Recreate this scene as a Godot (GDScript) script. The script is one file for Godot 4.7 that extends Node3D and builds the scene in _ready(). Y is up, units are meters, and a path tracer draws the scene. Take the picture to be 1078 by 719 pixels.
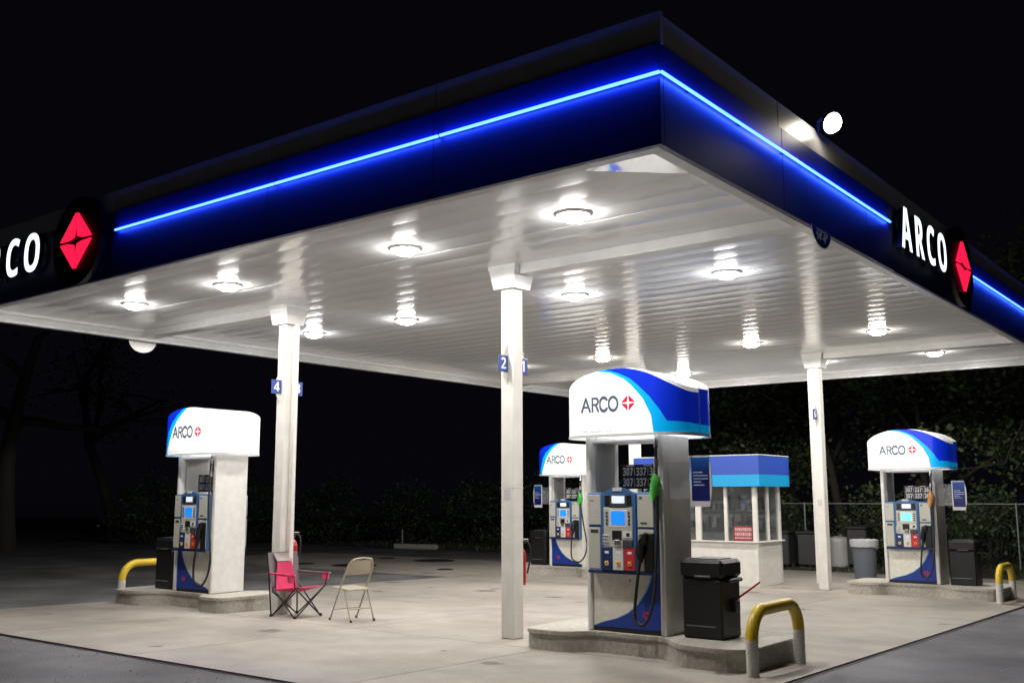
extends Node3D
# A fuel station at night. x runs away to the right along one canopy edge, z runs towards the viewer's right along the other.

const S := -0.01577            # the lot falls gently towards +x
const ROW := [0.0, 10.262]     # x of the two rows of columns and pumps
const C2 := -4.354             # z of the far column in each row (the near one stands at 0)
const X0 := -3.326
const X1 := 13.536
const Z0 := -8.284
const Z1 := 4.057
const HF := 4.42               # underside of the fascia
const HD := 4.6                # underside of the ceiling deck

var M := {}
var taken := {}
var rng := RandomNumberGenerator.new()


class MB:
	var v := PackedVector3Array()
	var n := PackedVector3Array()
	var uv := PackedVector2Array()
	var c := PackedColorArray()
	func tri(a: Vector3, b: Vector3, d: Vector3) -> void:   # counter-clockwise from outside
		var nn := (b - a).cross(d - a).normalized()
		v.append_array([a, d, b])
		n.append_array([nn, nn, nn])
		uv.append_array([Vector2.ZERO, Vector2.ZERO, Vector2.ZERO])
	func quad(a: Vector3, b: Vector3, d: Vector3, e: Vector3) -> void:
		tri(a, b, d)
		tri(a, d, e)
	func squad(a: Vector3, b: Vector3, d: Vector3, e: Vector3, na: Vector3, nb: Vector3, nd: Vector3, ne: Vector3, ua := Vector2.ZERO, ub := Vector2.ZERO, ud := Vector2.ZERO, ue := Vector2.ZERO) -> void:
		v.append_array([a, d, b, a, e, d])
		n.append_array([na, nd, nb, na, ne, nd])
		uv.append_array([ua, ud, ub, ua, ue, ud])
	func uvquad(a: Vector3, b: Vector3, d: Vector3, e: Vector3) -> void:   # a bottom left, b bottom right, d top right, e top left
		var nn := (b - a).cross(d - a).normalized()
		squad(a, b, d, e, nn, nn, nn, nn, Vector2(0, 1), Vector2(1, 1), Vector2(1, 0), Vector2(0, 0))
	func box(p: Vector3, s: Vector3, bs := Basis.IDENTITY) -> void:
		var h := s / 2.0
		var k := []
		for i in 8:
			k.append(p + bs * Vector3(h.x if i & 1 else -h.x, h.y if i & 2 else -h.y, h.z if i & 4 else -h.z))
		quad(k[4], k[5], k[7], k[6])
		quad(k[1], k[0], k[2], k[3])
		quad(k[5], k[1], k[3], k[7])
		quad(k[0], k[4], k[6], k[2])
		quad(k[6], k[7], k[3], k[2])
		quad(k[0], k[1], k[5], k[4])
	func bev(p: Vector3, s: Vector3, r: float, bs := Basis.IDENTITY) -> void:   # a box with chamfered edges
		var h := s / 2.0
		r = minf(r, minf(h.x, minf(h.y, h.z)) * 0.9)
		var ax := [Vector3.RIGHT, Vector3.UP, Vector3.BACK]
		for a in 3:
			var b := (a + 1) % 3
			var d := (a + 2) % 3
			for sg in [-1.0, 1.0]:
				var q := []
				for t in [[-1.0, -1.0], [1.0, -1.0], [1.0, 1.0], [-1.0, 1.0]]:
					q.append(p + bs * (ax[a] * h[a] * sg + ax[b] * (h[b] - r) * t[0] + ax[d] * (h[d] - r) * t[1]))
				if sg > 0:
					quad(q[0], q[1], q[2], q[3])
				else:
					quad(q[3], q[2], q[1], q[0])
				for sb in [-1.0, 1.0]:
					var e := []
					for t in [[0, -1.0], [0, 1.0], [1, 1.0], [1, -1.0]]:
						var ha: float = h[a] - (r if t[0] == 1 else 0.0)
						var hb: float = h[b] - (r if t[0] == 0 else 0.0)
						e.append(p + bs * (ax[a] * ha * sg + ax[b] * hb * sb + ax[d] * (h[d] - r) * t[1]))
					if sg * sb > 0:
						quad(e[3], e[2], e[1], e[0])
					else:
						quad(e[0], e[1], e[2], e[3])
		for i in 8:
			var sx := 1.0 if i & 1 else -1.0
			var sy := 1.0 if i & 2 else -1.0
			var sz := 1.0 if i & 4 else -1.0
			var t1 := p + bs * Vector3(sx * h.x, sy * (h.y - r), sz * (h.z - r))
			var t2 := p + bs * Vector3(sx * (h.x - r), sy * h.y, sz * (h.z - r))
			var t3 := p + bs * Vector3(sx * (h.x - r), sy * (h.y - r), sz * h.z)
			if sx * sy * sz > 0:
				tri(t1, t2, t3)
			else:
				tri(t1, t3, t2)
	func tube(path: Array, r, k := 10, caps := true) -> void:   # r: a number or one number for each point
		var rings := []
		var up := Vector3.UP
		var f: Vector3 = (path[1] - path[0]).normalized()
		if absf(f.dot(up)) > 0.9:
			up = Vector3.RIGHT
		var x := f.cross(up).normalized()
		for i in path.size():
			var d: Vector3 = ((path[mini(i + 1, path.size() - 1)] - path[maxi(i - 1, 0)]) as Vector3).normalized()
			x = (x - d * x.dot(d)).normalized()
			var y := d.cross(x)
			var rr: float = r[i] if r is Array else r
			var ring := []
			for j in k:
				var a := TAU * j / k
				var o := x * cos(a) + y * sin(a)
				ring.append([path[i] + o * rr, o])
			rings.append(ring)
		for i in path.size() - 1:
			for j in k:
				var j2 := (j + 1) % k
				squad(rings[i][j][0], rings[i][j2][0], rings[i + 1][j2][0], rings[i + 1][j][0], rings[i][j][1], rings[i][j2][1], rings[i + 1][j2][1], rings[i + 1][j][1])
		if caps:
			var e := path.size() - 1
			for j in k:
				var j2 := (j + 1) % k
				tri(path[0], rings[0][j2][0], rings[0][j][0])
				tri(path[e], rings[e][j][0], rings[e][j2][0])
	func prism(poly: PackedVector2Array, bs: Transform3D, depth: float) -> void:   # poly in the local xy plane, counter-clockwise, extruded along local +z
		var t := Geometry2D.triangulate_polygon(poly)
		var area := 0.0
		for i in poly.size():
			area += poly[i].cross(poly[(i + 1) % poly.size()])
		var up := area > 0
		for i in range(0, t.size(), 3):
			var a := poly[t[i]]
			var b := poly[t[i + 1]]
			var d := poly[t[i + 2]]
			if (b - a).cross(d - a) < 0:
				var w := b
				b = d
				d = w
			tri(bs * Vector3(a.x, a.y, depth), bs * Vector3(b.x, b.y, depth), bs * Vector3(d.x, d.y, depth))
			tri(bs * Vector3(a.x, a.y, 0), bs * Vector3(d.x, d.y, 0), bs * Vector3(b.x, b.y, 0))
		for i in poly.size():
			var p := poly[i]
			var q := poly[(i + 1) % poly.size()]
			if not up:
				var w := p
				p = q
				q = w
			quad(bs * Vector3(p.x, p.y, 0), bs * Vector3(q.x, q.y, 0), bs * Vector3(q.x, q.y, depth), bs * Vector3(p.x, p.y, depth))
	func lathe(prof: Array, at: Vector3, k := 20) -> void:   # profile of Vector2(radius, height) from the bottom up
		for i in prof.size() - 1:
			var p: Vector2 = prof[i]
			var q: Vector2 = prof[i + 1]
			var s := Vector2(q.y - p.y, p.x - q.x).normalized()
			for j in k:
				var a := TAU * j / k
				var b := TAU * (j + 1) / k
				var da := Vector3(cos(a), 0, -sin(a))
				var db := Vector3(cos(b), 0, -sin(b))
				squad(at + da * p.x + Vector3.UP * p.y, at + db * p.x + Vector3.UP * p.y, at + db * q.x + Vector3.UP * q.y, at + da * q.x + Vector3.UP * q.y, da * s.x + Vector3.UP * s.y, db * s.x + Vector3.UP * s.y, db * s.x + Vector3.UP * s.y, da * s.x + Vector3.UP * s.y)
	func mesh() -> ArrayMesh:
		var a := []
		a.resize(Mesh.ARRAY_MAX)
		a[Mesh.ARRAY_VERTEX] = v
		a[Mesh.ARRAY_NORMAL] = n
		a[Mesh.ARRAY_TEX_UV] = uv
		if c.size() == v.size() and c.size():
			a[Mesh.ARRAY_COLOR] = c
		var m := ArrayMesh.new()
		m.add_surface_from_arrays(Mesh.PRIMITIVE_TRIANGLES, a)
		return m


func numbered(called: String) -> String:
	var k: int = taken.get(called, 0)
	taken[called] = k + 1
	return called if k == 0 else "%s_%03d" % [called, k]


func gy(x: float) -> float:
	return S * x


func obj(called: String, b, material: Material, parent: Node = self) -> MeshInstance3D:
	var o := MeshInstance3D.new()
	o.name = numbered(called) if parent == self else called
	o.mesh = b.mesh() if b is MB else b
	o.material_override = material
	parent.add_child(o, true)
	return o


func tag(o: Node, label := "", category := "", group := "", kind := "") -> Node:
	for k in [["label", label], ["category", category], ["group", group], ["kind", kind]]:
		if k[1]:
			o.set_meta(k[0], k[1])
	return o


func thing(called: String, label: String, category: String, at := Vector3.ZERO, group := "") -> Node3D:
	var o := Node3D.new()
	o.name = numbered(called)
	add_child(o)
	o.position = at
	tag(o, label, category, group)
	return o


func lin(r: float, g: float, b: float) -> Color:
	return Color(r, g, b).linear_to_srgb()


func noise_tex(freq: float, lo: float, hi: float, sd: int, octaves := 4, size := 512, type := FastNoiseLite.TYPE_SIMPLEX_SMOOTH, nm := false, bump := 4.0) -> NoiseTexture2D:
	var f := FastNoiseLite.new()
	f.noise_type = type
	f.frequency = freq
	f.fractal_octaves = octaves
	f.seed = sd
	var t := NoiseTexture2D.new()
	t.width = size
	t.height = size
	t.seamless = true
	t.noise = f
	if nm:
		t.as_normal_map = true
		t.bump_strength = bump
	else:
		var g := Gradient.new()
		g.set_color(0, Color(lo, lo, lo))
		g.set_color(1, Color(hi, hi, hi))
		t.color_ramp = g
	return t


func mat(called: String, col: Color, rough := 0.5, metal := 0.0, tex: Texture2D = null, scale := 1.0) -> StandardMaterial3D:
	var m := StandardMaterial3D.new()
	m.resource_name = called
	m.albedo_color = col
	m.roughness = rough
	m.metallic = metal
	if tex:
		m.albedo_texture = tex
		m.uv1_triplanar = true
		m.uv1_world_triplanar = true
		m.uv1_scale = Vector3.ONE * scale
	M[called] = m
	return m


func glow(called: String, col: Color, energy: float) -> StandardMaterial3D:
	var m := mat(called, col, 0.4)
	m.emission_enabled = true
	m.emission = col
	m.emission_energy_multiplier = energy
	return m


func _ready() -> void:
	rng.seed = 7
	camera_and_air()
	materials()
	ground()
	canopy()
	columns()
	canopy_lights()
	fascia_signs()
	islands_and_pumps()
	booth()
	street_things()
	chairs()
	backdrop()


# ---------------------------------------------------------------- camera, sky, exposure
func camera_and_air() -> void:
	var cam := Camera3D.new()
	cam.name = "camera"
	var yaw := deg_to_rad(37.764)
	var pit := deg_to_rad(8.674)
	var fw := Vector3(cos(yaw) * cos(pit), sin(pit), -sin(yaw) * cos(pit))
	cam.position = Vector3(-10.029, 1.7058, 7.772)
	add_child(cam)
	cam.look_at(cam.position + fw, Vector3.UP)
	cam.rotate_object_local(Vector3.BACK, deg_to_rad(-0.116))
	cam.fov = rad_to_deg(2.0 * atan(359.5 / 1066.33))
	cam.near = 0.1
	cam.far = 400.0
	cam.current = true
	var e := Environment.new()
	e.background_mode = Environment.BG_SKY
	var sky := Sky.new()
	var sm := ProceduralSkyMaterial.new()
	sm.sky_top_color = lin(0.0015, 0.0015, 0.0029)
	sm.sky_horizon_color = lin(0.0017, 0.0017, 0.0030)
	sm.ground_bottom_color = lin(0.001, 0.001, 0.001)
	sm.ground_horizon_color = lin(0.0017, 0.0017, 0.0030)
	sky.sky_material = sm
	e.sky = sky
	e.tonemap_mode = Environment.TONE_MAPPER_LINEAR
	e.tonemap_exposure = 1.06
	e.sdfgi_enabled = true
	e.ssao_enabled = true
	e.ssil_enabled = true
	var w := WorldEnvironment.new()
	w.name = "world"
	w.environment = e
	add_child(w)


# ---------------------------------------------------------------- materials
func materials() -> void:
	var grime := noise_tex(0.012, 0.93, 1.0, 3, 5)
	var fine := noise_tex(0.06, 0.90, 1.0, 11, 4)
	var m := mat("deck_white", lin(0.82, 0.83, 0.84), 0.15, 0.0, noise_tex(0.012, 0.97, 1.0, 4, 5), 0.35)
	m.metallic_specular = 0.6
	mat("white_paint", lin(0.78, 0.76, 0.71), 0.38, 0.0, grime, 0.6)
	mat("trim_white", lin(0.78, 0.78, 0.77), 0.3, 0.0, grime, 0.5)
	mat("pump_white", lin(0.76, 0.745, 0.71), 0.33, 0.0, grime, 0.9)
	mat("pump_steel", lin(0.62, 0.61, 0.58), 0.3, 0.35, grime, 1.3)
	mat("panel_beige", lin(0.56, 0.55, 0.48), 0.45, 0.0, fine, 2.0)
	mat("bezel_blue", lin(0.045, 0.13, 0.30), 0.4)
	mat("navy", lin(0.012, 0.03, 0.12), 0.4)
	mat("black_plastic", lin(0.012, 0.012, 0.013), 0.42, 0.0, fine, 2.0)
	mat("rubber", lin(0.014, 0.014, 0.014), 0.5)
	mat("dark_grey", lin(0.05, 0.05, 0.052), 0.5)
	mat("bright_metal", lin(0.6, 0.6, 0.6), 0.25, 0.9)
	mat("galvanised", lin(0.30, 0.31, 0.32), 0.5, 0.6)
	mat("price_white", lin(0.8, 0.8, 0.8), 0.5)
	mat("grade_white", lin(0.66, 0.66, 0.64), 0.45)
	mat("grade_red", lin(0.50, 0.03, 0.04), 0.4)
	mat("button_yellow", lin(0.75, 0.48, 0.06), 0.4)
	mat("button_orange", lin(0.75, 0.30, 0.03), 0.4)
	mat("green_cover", lin(0.07, 0.42, 0.06), 0.45)
	mat("tan_cover", lin(0.45, 0.22, 0.07), 0.5)
	mat("safety_yellow", lin(0.82, 0.57, 0.035), 0.38, 0.0, noise_tex(0.03, 0.80, 1.0, 41, 5), 1.6)
	mat("bollard_white", lin(0.78, 0.76, 0.70), 0.45, 0.0, noise_tex(0.035, 0.82, 1.0, 42, 5), 1.6)
	mat("fascia_navy", lin(0.006, 0.016, 0.11), 0.42, 0.0, grime, 0.6)
	mat("fascia_dark", lin(0.010, 0.011, 0.016), 0.42, 0.0, grime, 0.6)
	mat("fascia_cap", lin(0.42, 0.41, 0.41), 0.32, 0.0, grime, 0.4)
	mat("awning_blue", lin(0.03, 0.085, 0.46), 0.45, 0.0, fine, 0.5)
	mat("awning_cyan", lin(0.01, 0.36, 0.72), 0.45, 0.0, fine, 0.5)
	mat("sign_blue", lin(0.02, 0.055, 0.28), 0.4)
	mat("extinguisher_red", lin(0.42, 0.02, 0.015), 0.3)
	mat("bin_grey", lin(0.14, 0.16, 0.19), 0.55, 0.0, fine, 1.0)
	mat("bag_plastic", lin(0.5, 0.5, 0.52), 0.25)
	mat("tank_white", lin(0.6, 0.6, 0.58), 0.5, 0.0, grime, 1.0)
	mat("chair_beige", lin(0.46, 0.41, 0.31), 0.4, 0.0, fine, 3.0)
	mat("chair_red", lin(0.62, 0.045, 0.14), 0.75)
	mat("chair_grey", lin(0.17, 0.17, 0.17), 0.8)
	mat("chair_pale", lin(0.36, 0.33, 0.32), 0.8)
	mat("chair_tube", lin(0.035, 0.035, 0.038), 0.4, 0.3)
	mat("paper", lin(0.55, 0.54, 0.56), 0.8)
	mat("iron", lin(0.02, 0.02, 0.022), 0.6, 0.2, fine, 2.0)
	mat("tar", lin(0.016, 0.015, 0.014), 0.7)
	mat("bark", lin(0.11, 0.095, 0.08), 0.9, 0.0, noise_tex(0.05, 0.5, 1.0, 21, 4), 1.0)
	mat("dark_bark", lin(0.05, 0.045, 0.04), 0.9, 0.0, noise_tex(0.05, 0.5, 1.0, 22, 4), 1.0)
	mat("soil", lin(0.07, 0.06, 0.048), 0.95, 0.0, noise_tex(0.05, 0.35, 1.0, 31, 5), 0.6)
	var g := mat("glass", Color(0.35, 0.38, 0.39, 0.2), 0.03)
	g.transparency = BaseMaterial3D.TRANSPARENCY_ALPHA
	var ac := mat("arm_clear", Color(0.75, 0.77, 0.78, 0.16), 0.1)
	ac.transparency = BaseMaterial3D.TRANSPARENCY_ALPHA
	var lf := mat("leaf", Color.WHITE, 0.55)
	lf.vertex_color_use_as_albedo = true
	lf.backlight_enabled = true
	lf.backlight = Color(0.4, 0.4, 0.4)
	glow("lens_light", Color(1.0, 0.982, 0.962), 105.0)
	glow("lens_light_warm", Color(1.0, 0.965, 0.91), 98.0)
	glow("lens_light_cool", Color(0.99, 0.99, 1.0), 110.0)
	glow("led_light", lin(0.04, 0.12, 1.0), 8.0)
	glow("letter_light", Color(0.93, 0.97, 1.0), 1.5)
	glow("spark_light", Color(1.0, 0.10, 0.27), 1.25)
	glow("flood_light", Color(1.0, 0.97, 0.90), 25.0)
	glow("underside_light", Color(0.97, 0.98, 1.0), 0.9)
	glow("screen_blue", Color(0.10, 0.50, 0.98), 0.75)
	glow("screen_cyan", Color(0.45, 0.88, 0.95), 0.8)
	glow("screen_white", Color(0.86, 0.90, 0.95), 0.55)
	# asphalt: dark binder with pale stones, in worn patches
	var a := mat("asphalt", lin(0.60, 0.595, 0.60), 0.85)
	a.albedo_texture = noise_tex(0.22, 0.25, 1.0, 5, 3, 1024)
	a.uv1_triplanar = true
	a.uv1_world_triplanar = true
	a.uv1_scale = Vector3.ONE * 0.5
	a.detail_enabled = true
	a.detail_blend_mode = BaseMaterial3D.BLEND_MODE_MUL
	a.detail_uv_layer = BaseMaterial3D.DETAIL_UV_2
	a.detail_albedo = noise_tex(0.014, 0.58, 1.0, 6, 6, 512)
	a.uv2_triplanar = true
	a.uv2_world_triplanar = true
	a.uv2_scale = Vector3.ONE * 0.06
	a.normal_enabled = true
	a.normal_texture = noise_tex(0.2, 0, 1, 8, 3, 512, FastNoiseLite.TYPE_SIMPLEX_SMOOTH, true, 6.0)
	a.normal_scale = 0.22
	# concrete: broad stains computed over the whole pad, fine grain on top
	var k := StandardMaterial3D.new()
	k.resource_name = "concrete"
	k.albedo_texture = concrete_image()
	k.roughness = 0.72
	k.detail_enabled = true
	k.detail_blend_mode = BaseMaterial3D.BLEND_MODE_MUL
	k.detail_uv_layer = BaseMaterial3D.DETAIL_UV_2
	k.detail_albedo = noise_tex(0.11, 0.80, 1.0, 9, 4, 1024)
	k.uv2_triplanar = true
	k.uv2_world_triplanar = true
	k.uv2_scale = Vector3.ONE * 0.35
	M["concrete"] = k
	var kc := mat("kerb_concrete", lin(0.52, 0.49, 0.43), 0.8, 0.0, noise_tex(0.03, 0.80, 1.0, 14, 5), 0.8)
	kc.normal_enabled = true
	kc.normal_texture = noise_tex(0.12, 0, 1, 15, 4, 512, FastNoiseLite.TYPE_SIMPLEX_SMOOTH, true, 3.0)
	kc.normal_scale = 0.4
	for t in ["outer_right", "outer_left"]:
		var im := sign_image(t == "outer_right")
		var sg := mat("pump_sign_" + t, Color.WHITE, 0.3)
		sg.albedo_texture = im
		sg.emission_enabled = true
		sg.emission = Color.WHITE
		sg.emission_operator = BaseMaterial3D.EMISSION_OP_MULTIPLY
		sg.emission_texture = im
		sg.emission_energy_multiplier = 0.27
		var pn := mat("pump_door_" + t, Color.WHITE, 0.4)
		pn.albedo_texture = door_image(t == "outer_right")
	mat("roof_sign", lin(0.70, 0.69, 0.67), 0.4, 0.0, fine, 1.0)
	var fl := mat("flag_print", Color.WHITE, 0.4)
	fl.albedo_texture = flag_image()
	var ws := mat("window_notice", Color.WHITE, 0.6)
	ws.albedo_texture = notice_image()


func concrete_image() -> ImageTexture:   # covers x -4..17, z -20..4
	var w := 630
	var h := 720
	var n1 := FastNoiseLite.new()
	n1.seed = 51
	n1.frequency = 0.010
	n1.fractal_octaves = 5
	var n2 := FastNoiseLite.new()
	n2.seed = 52
	n2.frequency = 0.05
	n2.fractal_octaves = 4
	var n3 := FastNoiseLite.new()
	n3.seed = 53
	n3.noise_type = FastNoiseLite.TYPE_CELLULAR
	n3.frequency = 0.035
	var im := Image.create(w, h, false, Image.FORMAT_RGB8)
	var base := Color(0.472, 0.430, 0.380)
	var drips := []
	for i in 150:
		drips.append(Vector3(rng.randf() * w, rng.randf() * h, 1.0 + 5.0 * pow(rng.randf(), 3.0)))
	for y in h:
		for x in w:
			var t := 0.90 + 0.22 * n1.get_noise_2d(x, y * 1.0)
			t += 0.13 * n2.get_noise_2d(x, y)
			# tyre-worn lanes along z on both sides of each island row
			var mx := x / 30.0 - 4.0
			var lane := 0.0
			for lc in [-2.1, 2.2, 8.1, 12.4]:
				lane = maxf(lane, 1.0 - absf(mx - lc) / 1.3)
			t -= 0.16 * maxf(0.0, lane) * (0.6 + n2.get_noise_2d(x * 0.7, y * 0.12))
			var cn := n3.get_noise_2d(x * 0.6, y * 0.6)
			if cn > -0.12:
				t -= 0.10 * (cn + 0.12)
			im.set_pixel(x, y, Color(base.r * t, base.g * t, base.b * t * (0.99 + 0.03 * n1.get_noise_2d(y, x))).linear_to_srgb())
	for d in drips:   # oil drips
		for yy in range(int(d.y - d.z) - 1, int(d.y + d.z) + 2):
			for xx in range(int(d.x - d.z) - 1, int(d.x + d.z) + 2):
				if xx >= 0 and yy >= 0 and xx < w and yy < h:
					var q: float = Vector2(xx - d.x, yy - d.y).length() / d.z + 0.5 * n2.get_noise_2d(xx * 5.0, yy * 5.0)
					if q < 1.0:
						im.set_pixel(xx, yy, im.get_pixel(xx, yy).lerp(Color(0.26, 0.24, 0.22), 0.5))
	im.generate_mipmaps()
	return ImageTexture.create_from_image(im)


func seg(p: Vector2, a: Vector2, b: Vector2) -> float:
	var t := clampf((p - a).dot(b - a) / (b - a).length_squared(), 0.0, 1.0)
	return (p - a - (b - a) * t).length()


func ring(p: Vector2, c: Vector2, r: Vector2) -> float:
	var q := (p - c) / r
	return absf(q.length() - 1.0) * minf(r.x, r.y)


func letters(p: Vector2) -> float:   # distance to the strokes of the four letters; letter height 1, total width 2.95
	var d := 9.0
	if p.x < 0.85:
		d = minf(seg(p, Vector2(0.04, 0), Vector2(0.38, 1)), minf(seg(p, Vector2(0.38, 1), Vector2(0.72, 0)), seg(p, Vector2(0.17, 0.34), Vector2(0.59, 0.34))))
	elif p.x < 1.5:
		d = minf(seg(p, Vector2(0.92, 0), Vector2(0.92, 1)), minf(seg(p, Vector2(0.92, 0.98), Vector2(1.2, 0.98)), seg(p, Vector2(0.92, 0.5), Vector2(1.2, 0.5))))
		d = minf(d, seg(p, Vector2(1.2, 0.5), Vector2(1.42, 0.0)))
		if p.x > 1.2:
			d = minf(d, ring(p, Vector2(1.2, 0.74), Vector2(0.2, 0.24)))
	elif p.x < 2.22:
		var c := Vector2(1.87, 0.5)
		if p.x < 2.02 or absf(p.y - 0.5) > 0.24:
			d = ring(p, c, Vector2(0.33, 0.5))
	else:
		d = ring(p, Vector2(2.64, 0.5), Vector2(0.36, 0.5))
	return d


func spark(p: Vector2) -> bool:   # four facets of a diamond, parted by a star-shaped gap; radius 1
	var q := p.abs()
	return q.x + q.y < 1.02 and minf(q.x, q.y) > 0.07 + 0.10 * (1.0 - clampf((q.x + q.y) * 1.4, 0.0, 1.0)) and q.x + q.y > 0.2


func along(pts: Array, y: float) -> float:   # x at height y on a polyline of [y, x], y rising
	for i in pts.size() - 1:
		if y <= pts[i + 1][0]:
			return lerpf(pts[i][1], pts[i + 1][1], clampf((y - pts[i][0]) / (pts[i + 1][0] - pts[i][0]), 0.0, 1.0))
	return pts[-1][1]


const SIGN_L := 2.34   # developed length of one printed sheet, from mid end to mid end
const SIGN_H := 0.78

func sign_image(right: bool) -> ImageTexture:
	var w := 1150
	var h := 390
	var im := Image.create(w, h, false, Image.FORMAT_RGB8)
	var white := Color(0.97, 0.97, 0.97)
	var cyan := Color(0.02, 0.66, 0.94)
	var blue := Color(0.05, 0.18, 0.78)
	var inner := [[0.0, 0.47], [0.04, 0.465], [0.21, 0.44], [0.40, 0.34], [0.55, 0.20], [0.63, 0.10], [0.70, -0.06], [0.73, -0.22], [0.80, -0.5]]
	var outer := [[0.0, 0.66], [0.14, 0.62], [0.27, 0.54], [0.42, 0.42], [0.55, 0.28], [0.63, 0.18], [0.70, 0.03], [0.74, -0.12], [0.80, -0.4]]
	if not right:
		inner = [[0.0, 0.55], [0.10, 0.53], [0.25, 0.47], [0.42, 0.40], [0.55, 0.30], [0.65, 0.19], [0.72, 0.08], [0.80, -0.1]]
		outer = [[0.0, 0.64], [0.10, 0.62], [0.25, 0.57], [0.42, 0.50], [0.55, 0.41], [0.65, 0.29], [0.72, 0.18], [0.80, 0.0]]
	var tx := -0.46 if right else -0.40
	var lw := 0.160 if right else 0.172
	for py in h:
		var y := (1.0 - (py + 0.5) / h) * SIGN_H
		var bi := along(inner, y)
		var bo := along(outer, y)
		for px in w:
			var s := ((px + 0.5) / w - 0.5) * SIGN_L
			var z := s if right else -s
			var col := white
			var k := clampf((z - bi) / 0.004, 0.0, 1.0)
			if k > 0.0:
				col = col.lerp(cyan, k)
				col = col.lerp(blue, clampf((z - bo) / 0.004, 0.0, 1.0))
				if right and y < 0.145 - 0.05 * (s - 0.62):
					col = cyan
				if not right and z > 0.72 and y < 0.12:
					col = cyan
				var zz := s if s < 0.47 else 0.47 + 0.3 * sin(clampf((s - 0.47) / 0.3, 0.0, PI / 2))
				if right and zz > 0.1 and y > 0.515 + 0.235 * (1.0 - pow(zz / 0.77, 2.4)) - 0.045 * clampf((zz - 0.1) / 0.5, 0.0, 1.0):
					col = white
			if s > tx - 0.03 and s < 0.45 and y > 0.22 and y < 0.50:
				var p := Vector2((s - tx) / lw, (y - 0.285) / (lw * 0.94))
				if p.x < 3.2:
					var dl := letters(p)
					col = col.lerp(Color(0.24, 0.29, 0.36), clampf((0.112 - dl) * 14.0, 0.0, 1.0))
				var q := Vector2(s - (tx + lw * 3.85), y - 0.36) / (lw * 0.58)
				if spark(q):
					col = Color(0.80, 0.10, 0.24)
			if y > 0.052 and y < 0.068 and s > -0.50 and s < -0.06 and absf(s + 0.36) > 0.02:
				if fmod(absf(s) * 97.0 + sin(s * 313.0), 1.0) > 0.35:
					col = Color(0.66, 0.66, 0.68)
			im.set_pixel(px, py, col)
	im.generate_mipmaps()
	return ImageTexture.create_from_image(im)


func door_image(right: bool) -> ImageTexture:   # 0.86 x 0.62 m
	var w := 430
	var h := 310
	var im := Image.create(w, h, false, Image.FORMAT_RGB8)
	var nz := FastNoiseLite.new()
	nz.frequency = 0.02
	nz.seed = 5
	var edge := [[0.0, -0.43], [0.05, -0.30], [0.10, -0.12], [0.17, 0.03], [0.27, 0.15], [0.40, 0.25], [0.52, 0.31], [0.62, 0.335]]
	for py in h:
		var y := (1.0 - (py + 0.5) / h) * 0.62
		var b := along(edge, y)
		for px in w:
			var s := ((px + 0.5) / w - 0.5) * 0.86
			var z := s if right else -s
			var g := 0.88 + 0.05 * nz.get_noise_2d(px, py)
			var col := Color(g, g * 0.985, g * 0.93)
			if z > b - 0.02:
				col = Color(0.52, 0.72, 0.86)
			if z > b:
				col = Color(0.11, 0.22, 0.56)
			if spark(Vector2(z - 0.25, y - 0.155) / 0.055):
				col = Color(0.82, 0.16, 0.34)
			im.set_pixel(px, py, col)
	im.generate_mipmaps()
	return ImageTexture.create_from_image(im)


func flag_image() -> ImageTexture:   # small blue notice with five lines too small to read
	var im := Image.create(120, 250, false, Image.FORMAT_RGB8)
	for y in 250:
		for x in 120:
			im.set_pixel(x, y, Color(0.07, 0.34, 0.62).lerp(Color(0.05, 0.09, 0.36), clampf(y / 120.0, 0.0, 1.0)))
	var long := [62, 96, 100, 52, 74]
	for k in 5:
		for x in range(12, 12 + long[k]):
			for y in range(84 + k * 18, 90 + k * 18):
				if (x * 7 + k * 5) % 11 > 2 and x != 40 + k * 3:
					im.set_pixel(x, y, Color(0.8, 0.85, 0.93))
	im.generate_mipmaps()
	return ImageTexture.create_from_image(im)


func notice_image() -> ImageTexture:
	var im := Image.create(180, 120, false, Image.FORMAT_RGB8)
	im.fill(Color(0.52, 0.18, 0.20))
	for k in 3:
		var y0: int = [14, 52, 90][k]
		var hh: int = [28, 28, 14][k]
		for x in range(14, 166):
			for y in range(y0, y0 + hh):
				var cell := (x - 14) % 18
				if cell < 13 and not (cell > 4 and cell < 9 and (y - y0) % 14 > 5 and (x / 18 + k) % 3 != 0):
					im.set_pixel(x, y, Color(0.86, 0.70, 0.70))
	im.generate_mipmaps()
	return ImageTexture.create_from_image(im)


# ---------------------------------------------------------------- ground
func gp(x: float, h: float, z: float) -> Vector3:
	return Vector3(x, S * x + h, z)


func sheet(x0: float, x1: float, z0: float, z1: float, h: float, thick: float) -> MB:   # a slab that follows the fall of the lot, with UVs over the whole pad
	var b := MB.new()
	var f := func(x, z): return Vector2((x + 4.0) / 21.0, (z + 20.0) / 24.0)
	var up := Vector3(-S, 1, 0).normalized()
	b.squad(gp(x0, h, z1), gp(x1, h, z1), gp(x1, h, z0), gp(x0, h, z0), up, up, up, up, f.call(x0, z1), f.call(x1, z1), f.call(x1, z0), f.call(x0, z0))
	if thick > 0.0:
		b.quad(gp(x0, h - thick, z1), gp(x1, h - thick, z1), gp(x1, h, z1), gp(x0, h, z1))
		b.quad(gp(x1, h - thick, z0), gp(x0, h - thick, z0), gp(x0, h, z0), gp(x1, h, z0))
		b.quad(gp(x0, h - thick, z0), gp(x0, h - thick, z1), gp(x0, h, z1), gp(x0, h, z0))
		b.quad(gp(x1, h - thick, z1), gp(x1, h - thick, z0), gp(x1, h, z0), gp(x1, h, z1))
	return b


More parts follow.
